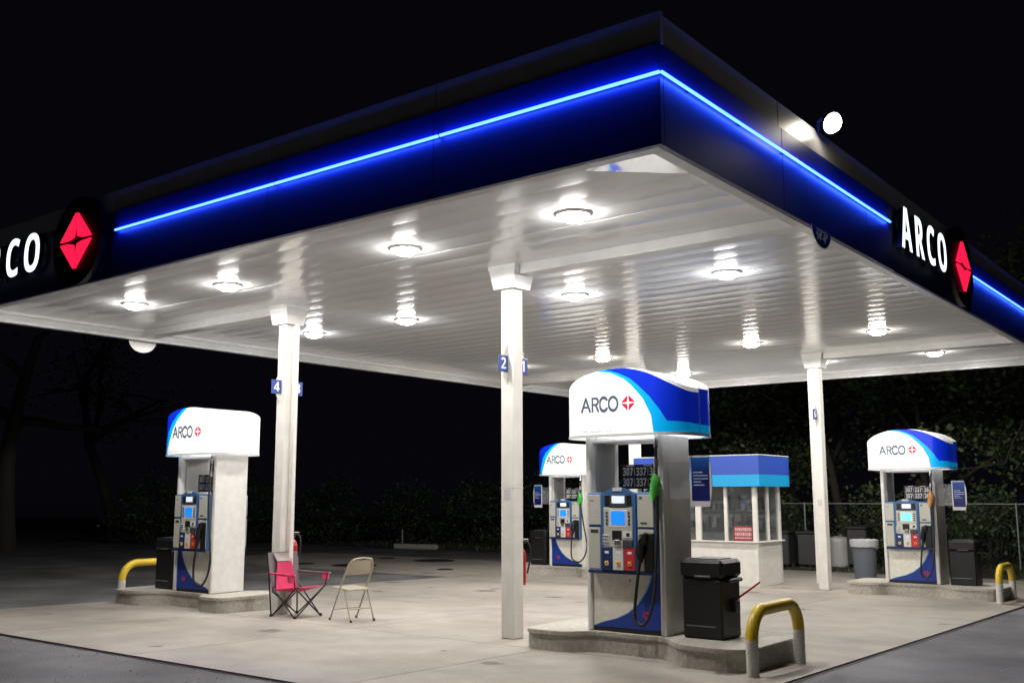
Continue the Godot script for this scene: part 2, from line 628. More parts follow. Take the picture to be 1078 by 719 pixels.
func ground() -> void:
	tag(obj("asphalt_lot", sheet(-70, 130, -130, 90, -0.02, 0.0), M.asphalt), "", "", "", "structure")
	var slab := Node3D.new()
	slab.name = "concrete_forecourt"
	add_child(slab)
	tag(slab, "", "", "", "structure")
	var xs := [-3.78, -0.55, 2.75, 6.05, 9.4, 12.75, 16.3]
	var zs := [-7.95, -5.1, -2.2, 0.85, 3.85]
	for i in 6:
		for j in 4:
			obj("slab_panel", sheet(xs[i] + 0.006, xs[i + 1] - 0.006, zs[j] + 0.006, zs[j + 1] - 0.006, 0.0, 0.018), M.concrete, slab)
	var seal := MB.new()   # ragged tar line where slab and asphalt meet
	var edge := [[Vector2(-3.78, -7.95), Vector2(-3.78, 3.85)], [Vector2(-3.78, 3.85), Vector2(16.3, 3.85)], [Vector2(-3.78, -7.95), Vector2(7.9, -7.95)]]
	for e in edge:
		var p: Vector2 = e[0]
		var q: Vector2 = e[1]
		var o := (q - p).normalized().rotated(-PI / 2 if e[0].x == e[1].x else (PI / 2 if p.y > 0 else -PI / 2))
		if e[0].x == e[1].x:
			o = Vector2(-1, 0)
		var nseg := int(p.distance_to(q) / 0.22)
		var wa := 0.03
		for i in nseg:
			var wb := 0.012 + 0.035 * rng.randf()
			var a := p.lerp(q, float(i) / nseg)
			var d := p.lerp(q, float(i + 1) / nseg)
			var pa := gp(a.x, -0.014, a.y)
			var pd := gp(d.x, -0.014, d.y)
			var qa := gp(a.x + o.x * wa, -0.014, a.y + o.y * wa)
			var qd := gp(d.x + o.x * wb, -0.014, d.y + o.y * wb)
			if (pd - pa).cross(qd - pa).y > 0:
				seal.quad(pa, pd, qd, qa)
			else:
				seal.quad(qa, qd, pd, pa)
			wa = wb
	obj("joint_sealant", seal, M.tar, slab)
	var pad := Node3D.new()
	pad.name = "concrete_tank_pad"
	add_child(pad)
	tag(pad, "", "", "", "structure")
	var px := [7.9, 11.1, 14.3]
	var pz := [-19.6, -15.7, -11.8, -7.958]
	for i in 2:
		for j in 3:
			obj("slab_panel", sheet(px[i] + 0.004, px[i + 1] - 0.004, pz[j] + 0.004, pz[j + 1] - 0.004, 0.0, 0.018), M.concrete, pad)
	tag(obj("verge", sheet(16.35, 90, -10.0, 40, -0.008, 0.0), M.soil), "", "", "", "structure")
	tag(obj("verge", sheet(19.5, 90, -80, -10.02, -0.008, 0.0), M.soil), "", "", "", "structure")
	var grit := MB.new()   # loose stones and crumbs on the asphalt, thickest along the slab edge
	rng.seed = 77
	for i in 900:
		var along_front := rng.randf() < 0.55
		var off := pow(rng.randf(), 1.8) * 4.5 + 0.05
		var p := gp(-3.8 - off, -0.017, rng.randf_range(-8.0, 5.0)) if along_front else gp(rng.randf_range(-4.0, 14.0), -0.017, 3.87 + off)
		var q := rng.randf_range(0.003, 0.008)
		grit.box(p, Vector3(q * 2.0, q, q * 1.5), Basis(Vector3.UP, rng.randf() * TAU) * Basis(Vector3.RIGHT, rng.randfn(0, 0.3)))
		var tone := rng.randf_range(0.3, 0.6)
		for e in 36:
			grit.c.append(Color(tone, tone * 0.97, tone * 0.92))
	tag(obj("loose_grit", grit, M.leaf), "loose pale grit on the asphalt along the slab edge", "grit", "", "stuff")
	# lids over the buried tanks
	var lids := [[9.5, -12.8, 0.62, "large dark round tank lid nearest the wedge of asphalt"], [12.95, -13.0, 0.62, "large dark round tank lid near the far edge of the pad"], [12.95, -15.0, 0.28, "small dark round lid far back on the tank pad"], [9.12, -14.4, 0.30, "small dark round lid behind the camp chair"], [9.9, -9.85, 0.22, "small dark lid nearest the forecourt on the tank pad"]]
	for l in lids:
		var t := thing("tank_lid", l[3], "manhole cover", gp(l[0], 0.0, l[1]), "lids on the tank pad")
		var b := MB.new()
		var r: float = l[2]
		b.lathe([Vector2(r, 0.0), Vector2(r - 0.01, 0.012), Vector2(r - 0.05, 0.014), Vector2(0, 0.014)], Vector3.ZERO, 32)
		obj("rim", b, M.iron, t)
		var b2 := MB.new()
		b2.lathe([Vector2(r - 0.07, 0.014), Vector2(r - 0.075, 0.022), Vector2(0, 0.024)], Vector3.ZERO, 32)
		obj("lid", b2, M.iron, t)


# ---------------------------------------------------------------- canopy
func canopy() -> void:
	var t := thing("fuel_canopy", "large flat canopy with white ceiling, navy fascia and pale cap", "canopy")
	# ceiling pans
	var w := 0.40
	var z0 := Z0 + 0.13
	var z1 := Z1 - 0.13
	var prof := []
	var k := 10
	for i in k + 1:
		var x := -w / 2 + 0.0003 + (w - 0.0006) * i / k
		prof.append(Vector2(x, -0.0050 * (1.0 - pow(2.0 * x / w, 2.0))))
	var b := MB.new()
	for i in k:
		var p: Vector2 = prof[i]
		var q: Vector2 = prof[i + 1]
		var np := Vector3(-0.0050 * 8.0 * p.x / (w * w), -1, 0)
		var nq := Vector3(-0.0050 * 8.0 * q.x / (w * w), -1, 0)
		np.x = -np.x
		nq.x = -nq.x
		np = np.normalized()
		nq = nq.normalized()
		b.squad(Vector3(p.x, p.y, z0), Vector3(q.x, q.y, z0), Vector3(q.x, q.y, z1), Vector3(p.x, p.y, z1), np, nq, nq, np)
	for s in [[0, -1.0], [k, 1.0]]:   # upturned seams
		var p: Vector2 = prof[s[0]]
		var a := Vector3(p.x, p.y, z0)
		var d := Vector3(p.x, p.y, z1)
		var up := Vector3(0, 0.05, 0)
		if s[1] > 0:
			b.quad(a, a + up, d + up, d)
		else:
			b.quad(d, d + up, a + up, a)
	var pan := b.mesh()
	var x := X0 + 0.13 + w / 2
	while x < X1 - 0.12:
		var o := obj("ceiling_panel", pan, M.deck_white, t)
		o.position = Vector3(x, HD, 0)
		o.rotation.z = deg_to_rad(rng.randfn(0.0, 0.3))
		x += w
	# solid back over the pans, and the roof
	var r := MB.new()
	r.box(Vector3((X0 + X1) / 2, HD + 0.40, (Z0 + Z1) / 2), Vector3(X1 - X0 - 0.2, 0.66, Z1 - Z0 - 0.2))
	obj("roof_deck", r, M.dark_grey, t)
	# white trim round the inside of the fascia: a ledge and an upper lip
	var hm := 4.42
	for e in [[true, X0, 1.0], [true, X1, -1.0], [false, Z0, 1.0], [false, Z1, -1.0]]:
		var tr := MB.new()
		if e[0]:
			var l := Z1 - Z0 - 0.12
			var zc := (Z0 + Z1) / 2
			tr.box(Vector3(e[1] + e[2] * 0.115, hm + 0.022, zc), Vector3(0.11, 0.045, l))
			tr.box(Vector3(e[1] + e[2] * 0.085, hm + 0.125, zc), Vector3(0.05, 0.16, l))
			tr.box(Vector3(e[1] + e[2] * 0.155, hm + 0.155, zc), Vector3(0.085, 0.05, l - 0.2))
		else:
			var l := X1 - X0 - 0.36
			var xc := (X0 + X1) / 2
			tr.box(Vector3(xc, hm + 0.022, e[1] + e[2] * 0.115), Vector3(l, 0.043, 0.11))
			tr.box(Vector3(xc, hm + 0.125, e[1] + e[2] * 0.085), Vector3(l, 0.158, 0.05))
			tr.box(Vector3(xc, hm + 0.155, e[1] + e[2] * 0.155), Vector3(l - 0.1, 0.048, 0.085))
		obj("inner_trim", tr, M.trim_white, t)
	# fascia panels, cap panels
	var hb := 5.26
	var ht := 5.548
	var runs := [[0, Z1, Z0], [1, X0, X1], [2, X0, X1], [3, Z1, Z0]]
	for run in runs:
		var side: int = run[0]
		var cuts := [0.0, 2.4, 4.8, 7.83, 12.341] if side in [0, 3] else [0.0, 2.4, 4.8, 5.75, 9.4, 12.0, 14.4, 16.862]
		var blue := [0, 1, 2] if side in [0, 3] else [0, 1, 2, 4, 5, 6]
		if side == 2:
			blue = []
		for i in cuts.size() - 1:
			var a: float = cuts[i] + (0.003 if i else 0.0)
			var d: float = cuts[i + 1] - (0.003 if i < cuts.size() - 2 else 0.0)
			var lit: bool = i in blue
			var th := 0.06 if lit else 0.045
			var f := MB.new()
			var cp := MB.new()
			var mid := (a + d) / 2
			match side:
				0:
					f.bev(Vector3(X0 + 0.06 - th / 2, (HF + hb) / 2, Z1 - mid), Vector3(th, hb - HF, d - a), 0.004)
					cp.bev(Vector3(X0 + 0.055, (hb + ht) / 2, Z1 - mid), Vector3(0.05, ht - hb - 0.004, d - a), 0.006)
				3:
					f.bev(Vector3(X1 - 0.03, (HF + hb) / 2, Z1 - mid), Vector3(0.06, hb - HF, d - a), 0.004)
					cp.bev(Vector3(X1 - 0.055, (hb + ht) / 2, Z1 - mid), Vector3(0.05, ht - hb - 0.004, d - a), 0.006)
				1:
					if i == 0:
						a += 0.061
					if i == cuts.size() - 2:
						d -= 0.061
					mid = (a + d) / 2
					f.bev(Vector3(X0 + mid, (HF + hb) / 2, Z1 - 0.06 + th / 2), Vector3(d - a, hb - HF, th), 0.004)
					cp.bev(Vector3(X0 + mid, (hb + ht) / 2, Z1 - 0.055), Vector3(d - a, ht - hb - 0.004, 0.05), 0.006)
				2:
					if i == 0:
						a += 0.061
					if i == cuts.size() - 2:
						d -= 0.061
					mid = (a + d) / 2
					f.bev(Vector3(X0 + mid, (HF + hb) / 2, Z0 + 0.03), Vector3(d - a, hb - HF, 0.06), 0.004)
					cp.bev(Vector3(X0 + mid, (hb + ht) / 2, Z0 + 0.055), Vector3(d - a, ht - hb - 0.004, 0.05), 0.006)
			obj("fascia_panel", f, M.fascia_navy, t)
			obj("cap_panel", cp, M.fascia_cap, t)
	# covers over the beams that run out from the columns to the canopy ends
	for rx in ROW:
		for e in [[0.22, Z1 - 0.2], [Z0 + 0.2, C2 - 0.22]]:
			var c := MB.new()
			c.bev(Vector3(rx, HD - 0.055, (e[0] + e[1]) / 2), Vector3(0.24, 0.15, e[1] - e[0]), 0.008)
			obj("beam_cover", c, M.trim_white, t)
	# loose bright sheet closing the near corner of the ceiling, its free edge sagging
	var fl := MB.new()
	var p0 := Vector3(X0 + 0.17, HD - 0.05, Z1 - 0.17)
	var n := 12
	var rows := []
	for i in n + 1:
		var u := float(i) / n
		var a := Vector3(X0 + 0.18 + 1.05 * u, HD - 0.035, Z1 - 0.18 - 1.05 * (1.0 - u))
		var row := []
		for j in n + 1:
			var q := float(j) / n
			var pt := p0.lerp(a, q)
			pt.y -= 0.06 * sin(PI * u) * q * q + 0.012 * sin(u * 9.0) * q
			row.append(pt)
		rows.append(row)
	for i in n:
		for j in n:
			var nn := []
			for ij in [[i, j], [i, j + 1], [i + 1, j + 1], [i + 1, j]]:
				var ia: int = clampi(ij[0], 1, n - 1)
				var ja: int = clampi(ij[1], 1, n - 1)
				var dn: Vector3 = (rows[ia + 1][ja] - rows[ia - 1][ja]).cross(rows[ia][ja + 1] - rows[ia][ja - 1]).normalized()
				nn.append(dn if dn.y < 0 else -dn)
			fl.squad(rows[i][j], rows[i][j + 1], rows[i + 1][j + 1], rows[i + 1][j], nn[0], nn[1], nn[2], nn[3])
	var sheet_metal := mat("flashing", lin(0.80, 0.80, 0.80), 0.07, 0.6)
	obj("corner_flashing", fl, sheet_metal, t)


func columns() -> void:
	var spots := [[0.0, 0.0, "2", "1", "white canopy column nearest the camera, marked two and one"], [0.0, C2, "4", "3", "white canopy column behind the red camp chair, marked four and three"], [ROW[1], 0.0, "6", "5", "white canopy column right of the booth"], [ROW[1], C2, "8", "7", "white canopy column seen through the nearest pump"]]
	for i in 4:
		var s: Array = spots[i]
		var g := gy(s[0])
		var t := thing("canopy_column", s[4], "column", Vector3(s[0], g, s[1]), "columns under the canopy")
		var b := MB.new()
		var top := HD - g
		b.bev(Vector3(0, top / 2, 0), Vector3(0.2, top, 0.2), 0.012)
		obj("shaft", b, M.white_paint, t)
		# boot where the column meets the ceiling, wider at the top
		var cp := MB.new()
		var h0 := 4.30 - g
		var h1 := HD - g - 0.004
		var q := []
		for e in [[h0, 0.165], [h1 - 0.06, 0.205], [h1 - 0.055, 0.215], [h1, 0.215]]:
			q.append([Vector3(-e[1], e[0], e[1]), Vector3(e[1], e[0], e[1]), Vector3(e[1], e[0], -e[1]), Vector3(-e[1], e[0], -e[1])])
		for j in 3:
			for a in 4:
				cp.quad(q[j][a], q[j][(a + 1) % 4], q[j + 1][(a + 1) % 4], q[j + 1][a])
		cp.quad(q[0][3], q[0][2], q[0][1], q[0][0])
		obj("column_boot", cp, M.trim_white, t)
		if i != 0:
			var ds := MB.new()
			var zz := 0.145 if i == 1 else -0.145
			ds.bev(Vector3(0.045, top / 2 - 0.1, zz), Vector3(0.075, top - 0.4, 0.08), 0.01)
			obj("downspout", ds, M.white_paint, t)
		# number flags on both sides
		for sd in [-1.0, 1.0]:
			var hs := 3.34 - g
			var br := MB.new()
			br.prism(PackedVector2Array([Vector2(0.1, -0.26), Vector2(0.19, -0.13), Vector2(0.22, 0.0), Vector2(0.19, 0.13), Vector2(0.1, 0.26)] if sd > 0 else [Vector2(-0.1, -0.26), Vector2(-0.1, 0.26), Vector2(-0.19, 0.13), Vector2(-0.22, 0.0), Vector2(-0.19, -0.13)]), Transform3D(Basis.IDENTITY, Vector3(0, hs, 0.0)), 0.012)
			obj("flag_bracket", br, M.white_paint, t)
			var pl := MB.new()
			pl.bev(Vector3(sd * 0.205, hs, 0.02), Vector3(0.19, 0.21, 0.012), 0.003)
			var plate := obj("number_plate", pl, M.sign_blue, t)
			word(s[2] if sd < 0 else s[3], 0.14, Vector3(sd * 0.205, hs, 0.0275), Basis.IDENTITY, M.price_white, plate, "numeral", 0.003)
		if i in [0, 2]:
			var nt := MB.new()
			nt.box(Vector3(-0.102, 1.72, 0.0), Vector3(0.004, 0.13, 0.09))
			obj("paper_notice", nt, M.paper, t)
		if i == 0:
			var st := MB.new()
			st.box(Vector3(0, 1.8, 0), Vector3(0.206, 0.008, 0.206))
			obj("strap", st, M.paper, t)
	# fire extinguishers hung on the far faces
	for e in [[0.0, "red fire extinguisher on the nearest column", -0.01], [C2, "red fire extinguisher above the red camp chair", 0.05]]:
		var x := thing("fire_extinguisher", e[1], "fire extinguisher", Vector3(0.175, 0.62, e[0] + e[2]), "extinguishers on the columns")
		var b := MB.new()
		b.lathe([Vector2(0, 0), Vector2(0.065, 0.0), Vector2(0.072, 0.02), Vector2(0.072, 0.36), Vector2(0.055, 0.42), Vector2(0.025, 0.45), Vector2(0.025, 0.48), Vector2(0, 0.48)], Vector3.ZERO, 18)
		obj("cylinder", b, M.extinguisher_red, x)
		var hd := MB.new()
		hd.box(Vector3(0, 0.51, 0), Vector3(0.05, 0.06, 0.04))
		hd.box(Vector3(0.02, 0.555, 0.05), Vector3(0.025, 0.015, 0.14))
		obj("handle", hd, M.bright_metal, x)
		var hs := MB.new()
		hs.tube(smooth([Vector3(0, 0.5, 0.02), Vector3(0.03, 0.52, 0.09), Vector3(0.05, 0.42, 0.12), Vector3(0.05, 0.25, 0.10), Vector3(0.03, 0.14, 0.085)]), 0.011, 7)
		obj("discharge_hose", hs, M.rubber, x)
		var bk := MB.new()
		bk.box(Vector3(-0.0735, 0.3, -0.03), Vector3(0.003, 0.2, 0.05))
		obj("bracket", bk, M.galvanised, x)


func smooth(pts: Array, k := 6) -> Array:   # Catmull-Rom through the points
	var out := []
	for i in pts.size() - 1:
		var a: Vector3 = pts[maxi(i - 1, 0)]
		var b: Vector3 = pts[i]
		var c: Vector3 = pts[i + 1]
		var d: Vector3 = pts[mini(i + 2, pts.size() - 1)]
		for j in k:
			out.append(b.cubic_interpolate(c, a, d, float(j) / k))
	out.append(pts[-1])
	return out


func word(txt: String, height: float, at: Vector3, bs: Basis, material: Material, parent: Node, called: String, depth := 0.01, bold := true, stretch := 1.0) -> MeshInstance3D:
	var f := SystemFont.new()
	f.font_names = PackedStringArray(["Droid Sans"])
	f.font_weight = 700 if bold else 400
	var tm := TextMesh.new()
	tm.font = f
	tm.text = txt
	tm.font_size = 64
	tm.pixel_size = height / 46.0
	tm.depth = depth
	tm.curve_step = 1.0
	var o := obj(called, tm, material, parent)
	o.transform = Transform3D(bs.scaled_local(Vector3(stretch, 1, 1)), at)
	return o


func canopy_lights() -> void:
	var hs := MB.new()
	hs.lathe([Vector2(0, -0.020), Vector2(0.168, -0.020), Vector2(0.176, -0.018), Vector2(0.205, 0.0), Vector2(0.205, 0.006)], Vector3.ZERO, 32)
	var housing := hs.mesh()
	var ln := MB.new()
	ln.lathe([Vector2(0, -0.082), Vector2(0.045, -0.080), Vector2(0.09, -0.073), Vector2(0.122, -0.058), Vector2(0.142, -0.040), Vector2(0.15, -0.0205)], Vector3.ZERO, 28)
	var lens := ln.mesh()
	var xs := [-1.6, 1.95, 7.95, 11.5]
	var zs := [2.05, -0.35, -3.72, -6.0]
	var rown := ["row nearest the camera", "second row from the camera", "third row from the camera", "row farthest from the camera"]
	var coln := ["rightmost", "second from the right", "second from the left", "leftmost"]
	for i in 4:
		for j in 4:
			var at := Vector3(xs[i], HD - 0.008, zs[j])
			var t := thing("canopy_light", "lit ceiling lamp, %s in the %s" % [coln[j], rown[i]], "lamp", at, "lamps in the canopy ceiling")
			obj("housing", housing, M.trim_white, t)
			var k := rng.randf_range(0.93, 1.06)
			obj("lens_light", lens, [M.lens_light, M.lens_light_warm, M.lens_light_cool][(i * 5 + j * 3) % 3], t)
			var l := SpotLight3D.new()   # inside the dropped lens, which throws light wide but not up
			l.name = "light"
			l.light_size = 0.10
			l.light_energy = 5.2 * k
			l.light_color = Color(1.0, 0.982, 0.962)
			l.spot_range = 80.0
			l.spot_attenuation = 2.0
			l.spot_angle = 88.0
			l.spot_angle_attenuation = 0.05
			l.shadow_enabled = true
			t.add_child(l)
			l.position = Vector3(0, -0.055, 0)
			l.rotation.x = -PI / 2


# ---------------------------------------------------------------- lit signs on the fascia
func diamond(at: Vector3, bs: Basis, label: String) -> void:
	var t := thing("diamond_sign", label, "sign", at, "red diamond signs")
	t.basis = bs
	var b := MB.new()
	var poly := PackedVector2Array()
	for i in 40:
		poly.append(Vector2(cos(TAU * i / 40), sin(TAU * i / 40)) * 0.59)
	b.prism(poly, Transform3D(Basis.IDENTITY, Vector3(0, 0, 0.0)), 0.07)
	obj("backing_disc", b, M.fascia_dark, t)
	for q in 4:
		var f := MB.new()
		var r := 0.37
		var pp := PackedVector2Array([Vector2(0.08, 0.042), Vector2(0.16, 0.026), Vector2(r, 0.02), Vector2(0.02, r), Vector2(0.026, 0.16), Vector2(0.042, 0.08), Vector2(0.05, 0.05)])
		f.prism(pp, Transform3D(Basis(Vector3.BACK, TAU * q / 4.0), Vector3(0, 0, 0.07)), 0.025)
		obj("lit_facet_sign", f, M.spark_light, t)


func sign_letters(at: Vector3, bs: Basis, label: String) -> void:
	var t := thing("letter_sign", label, "sign", at, "lit letters on the fascia")
	t.basis = bs
	var xs := [-0.78, -0.25, 0.28, 0.815]
	for i in 4:
		word("ARCO"[i], 0.53, Vector3(xs[i], 0.0, 0.055), Basis.IDENTITY, M.fascia_dark, t, "letter_can", 0.06, true, 0.86)
		word("ARCO"[i], 0.53, Vector3(xs[i], 0.0, 0.088), Basis.IDENTITY, M.letter_light, t, "letter_light", 0.004, true, 0.86)
		var r := MB.new()
		r.box(Vector3(xs[i], 0.0, 0.01), Vector3(0.12, 0.05, 0.045))
		obj("standoff", r, M.fascia_dark, t)


func led_run(a: Vector3, b: Vector3, out: Vector3, label: String) -> void:
	var t := thing("led_strip", label, "light strip", (a + b) / 2, "blue light strips on the fascia")
	var p := a - t.position
	var q := b - t.position
	var d := (q - p).normalized()
	var g := MB.new()
	g.tube([p + out * 0.028 + d * 0.014, q + out * 0.028 - d * 0.014], 0.014, 10)
	obj("led_tube", g, M.led_light, t)
	var c := MB.new()
	for k in 3:
		var m := p.lerp(q, (k + 0.5) / 3.0)
		c.box(m + out * 0.010, Vector3(0.02, 0.02, 0.02))
	obj("clips", c, M.fascia_dark, t)
	for s in [1.0, -1.0]:
		var l := AreaLight3D.new()
		l.name = "light"
		l.area_size = Vector2(0.02, (q - p).length() - 0.05)
		l.light_energy = 0.80
		l.light_color = lin(0.02, 0.08, 1.0)
		l.area_range = 20.0
		l.shadow_enabled = true
		t.add_child(l, true)
		var zc: Vector3 = Vector3.UP * -s
		l.transform = Transform3D(Basis(d.cross(zc), d, zc), out * 0.028 + Vector3.UP * 0.016 * s)


func fascia_signs() -> void:
	var left := Basis(Vector3(0, 0, 1), Vector3.UP, Vector3(-1, 0, 0))   # reads along +z, faces -x
	var front := Basis.IDENTITY
	diamond(Vector3(X0 + 0.005, 4.985, -4.51), left, "red lit diamond on the left fascia beside the cropped letters")
	diamond(Vector3(5.46, 5.01, Z1 - 0.005), front, "red lit diamond on the right fascia after the letters")
	sign_letters(Vector3(X0, 4.975, -6.44), left, "white lit letters on the left fascia, cut off by the picture edge")
	sign_letters(Vector3(3.49, 4.98, Z1), front, "white lit letters on the right fascia")
	var hl := 4.998
	var l := [Z1 + 0.028, 1.75, -0.6, -3.68]
	var nm := ["from the near corner", "in the middle", "at the left end"]
	for i in 3:
		led_run(Vector3(X0, hl, l[i]), Vector3(X0, hl, l[i + 1]), Vector3(-1, 0, 0), "blue light strip on the left fascia, piece " + nm[i])
	var r := [X0 - 0.028, -0.45, 2.28]
	var rn := ["running right from the near corner", "ending at the white letters"]
	for i in 2:
		led_run(Vector3(r[i], hl, Z1), Vector3(r[i + 1], hl, Z1), Vector3(0, 0, 1), "blue light strip on the right fascia, piece " + rn[i])
	led_run(Vector3(6.2, hl, Z1), Vector3(9.3, hl, Z1), Vector3(0, 0, 1), "blue light strip right of the red diamond at the picture edge")
	led_run(Vector3(9.3, hl, Z1), Vector3(12.3, hl, Z1), Vector3(0, 0, 1), "blue light strip at the far right end of the right fascia")
	# clearance plates: half discs hanging under the canopy ends
	var txt := "14'-6\""
	for e in [[Z1 + 0.002, 0.0, "dark blue half-disc clearance plate under the right fascia"], [Z0 - 0.016, PI, "half-disc plate under the far left fascia seen from its white back"]]:
		var t := thing("clearance_plate", e[2], "sign", Vector3(0, HF + 0.02, e[0]), "clearance plates")
		t.rotation.y = e[1]
		var poly := PackedVector2Array()
		for i in 21:
			var a := PI + PI * i / 20.0
			poly.append(Vector2(cos(a) * 0.27, sin(a) * 0.21))
		var b := MB.new()
		b.prism(poly, Transform3D(Basis.IDENTITY, Vector3.ZERO), 0.006)
		obj("backing", b, M.white_paint, t)
		var b2 := MB.new()
		var pin := PackedVector2Array()
		for q in poly:
			pin.append(q * 0.94 + Vector2(0, -0.004))
		b2.prism(pin, Transform3D(Basis.IDENTITY, Vector3(0, 0, 0.006)), 0.004)
		var fc := obj("face", b2, M.sign_blue, t)
		word(txt, 0.085, Vector3(0, -0.10, 0.012), Basis.IDENTITY, M.price_white, fc, "lettering", 0.003)
		var ln := MB.new()
		ln.box(Vector3(0, -0.035, 0.0115), Vector3(0.30, 0.02, 0.003))
		obj("heading_line", ln, M.paper, fc)
	# flood lamp standing over the cap on the right
	var f := thing("flood_lamp", "very bright flood lamp above the right fascia", "lamp", Vector3(0.15, 5.548, Z1 - 0.03))
	var b := MB.new()
	b.tube([Vector3(0, 0, 0), Vector3(0, 0.1, 0), Vector3(0, 0.13, 0.07)], 0.02, 8)
	obj("bracket", b, M.galvanised, f)
	var hs := MB.new()
	hs.lathe([Vector2(0, 0.10), Vector2(0.07, 0.10), Vector2(0.112, 0.03), Vector2(0.118, 0.0), Vector2(0.112, 0.0), Vector2(0.10, 0.012)], Vector3.ZERO, 22)
	var ho := obj("hood", hs, M.dark_grey, f)
	var tilt := Basis(Vector3.RIGHT, deg_to_rad(-58.0)) * Basis(Vector3.BACK, deg_to_rad(-24.0))
	ho.transform = Transform3D(tilt, Vector3(0, 0.05, 0.16))
	var bl := MB.new()
	bl.lathe([Vector2(0, -0.075), Vector2(0.055, -0.064), Vector2(0.09, -0.035), Vector2(0.11, 0.004), Vector2(0, 0.008)], Vector3.ZERO, 22)
	var bo := obj("flood_bulb_light", bl, M.flood_light, f)
	bo.transform = ho.transform
	var lt := SpotLight3D.new()
	lt.name = "light"
	lt.light_energy = 50.0
	lt.light_color = Color(1.0, 0.96, 0.88)
	lt.light_size = 0.09
	lt.spot_angle = 60.0
	lt.spot_range = 60.0
	lt.spot_attenuation = 2.0
	lt.shadow_enabled = true
	f.add_child(lt)
	lt.position = Vector3(0, 0.05, 0.16) + tilt * Vector3(0, -0.085, 0)
	lt.basis = tilt * Basis(Vector3.RIGHT, -PI / 2)


# ---------------------------------------------------------------- islands and pumps
func island_poly(inset: float) -> PackedVector2Array:   # x across, y = along, outer end at +y
	var raw := [[-0.62, -1.40], [0.62, -1.40], [0.62, -0.80], [0.36, -0.62], [0.36, 0.35], [0.74, 0.62], [0.74, 1.40], [-0.74, 1.40], [-0.74, 0.62], [-0.36, 0.35], [-0.36, -0.62], [-0.62, -0.80]]
	var rad := [0.22, 0.22, 0.16, 0.2, 0.2, 0.2, 0.34, 0.34, 0.2, 0.2, 0.2, 0.16]
	var out := PackedVector2Array()
	var n := raw.size()
	for i in n:
		var p := Vector2(raw[i][0], raw[i][1])
		var a := Vector2(raw[(i + n - 1) % n][0], raw[(i + n - 1) % n][1])
		var b := Vector2(raw[(i + 1) % n][0], raw[(i + 1) % n][1])
		var r: float = minf(rad[i], 0.45 * minf(p.distance_to(a), p.distance_to(b)))
		var s := p + (a - p).normalized() * r
		var e := p + (b - p).normalized() * r
		for k in 6:
			var t := k / 5.0
			out.append(s.lerp(p, t).lerp(p.lerp(e, t), t))
	if inset == 0.0:
		return out
	return Geometry2D.offset_polygon(out, -inset, Geometry2D.JOIN_ROUND)[0]


func islands_and_pumps() -> void:
	# lower kerb, upper nosing
	var kb := MB.new()
	var flat := Transform3D(Basis(Vector3.RIGHT, Vector3.BACK, Vector3.DOWN), Vector3(0, 0.19, 0))   # poly y -> +z, depth runs down
	kb.prism(island_poly(0.015), flat, 0.24)
	var kerb := kb.mesh()
	var nb := MB.new()
	nb.prism(island_poly(0.0), Transform3D(flat.basis, Vector3(0, 0.222, 0)), 0.034)
	nb.prism(island_poly(0.008), Transform3D(flat.basis, Vector3(0, 0.230, 0)), 0.008)
	var nosing := nb.mesh()
	var list := [
		[0, 1, "concrete pump island nearest the camera", "fuel pump nearest the camera, green cover on its hose"],
		[0, -1, "concrete pump island at the left", "leftmost fuel pump, its white end panel facing the viewer"],
		[1, 1, "concrete pump island at the right", "rightmost fuel pump, tan cover on its hose"],
		[1, -1, "concrete pump island far behind the nearest column", "farthest fuel pump, half hidden behind the nearest pump"]]
	for i in 4:
		var e: Array = list[i]
		var rx: float = ROW[e[0]]
		var out: float = e[1]
		var ic := 2.0 if out > 0 else -6.32
		var pc := 1.8 if out > 0 else -6.1
		var t := thing("pump_island", e[2], "kerb", gp(rx, 0.0, ic), "pump islands")
		if out < 0:
			t.rotation.y = PI
		obj("kerb", kerb, M.kerb_concrete, t)
		obj("nosing", nosing, M.kerb_concrete, t)
		pump(Vector3(rx, gy(rx) + 0.23, pc), out, i, e[3])


func plan(a: float, b: float, r: float, k: int) -> Array:   # half outline of a rounded rectangle, from the middle of the -z end by the -x front to the middle of the +z end: [point, normal, arc length]
	var pts := []
	var dense := []
	dense.append([Vector2(0, -a), Vector2(0, -1)])
	for i in k + 1:
		var t := PI / 2 * i / k
		dense.append([Vector2(-(b - r) - r * sin(t), -(a - r) - r * cos(t)), Vector2(-sin(t), -cos(t))])
	for i in range(1, 12):
		dense.append([Vector2(-b, lerpf(-(a - r), a - r, i / 12.0)), Vector2(-1, 0)])
	for i in k + 1:
		var t := PI / 2 * i / k
		dense.append([Vector2(-(b - r) - r * cos(t), (a - r) + r * sin(t)), Vector2(-cos(t), sin(t))])
	dense.append([Vector2(0, a), Vector2(0, 1)])
	var s := 0.0
	for i in dense.size():
		if i:
			s += dense[i][0].distance_to(dense[i - 1][0])
		pts.append([dense[i][0], dense[i][1], s])
	return pts


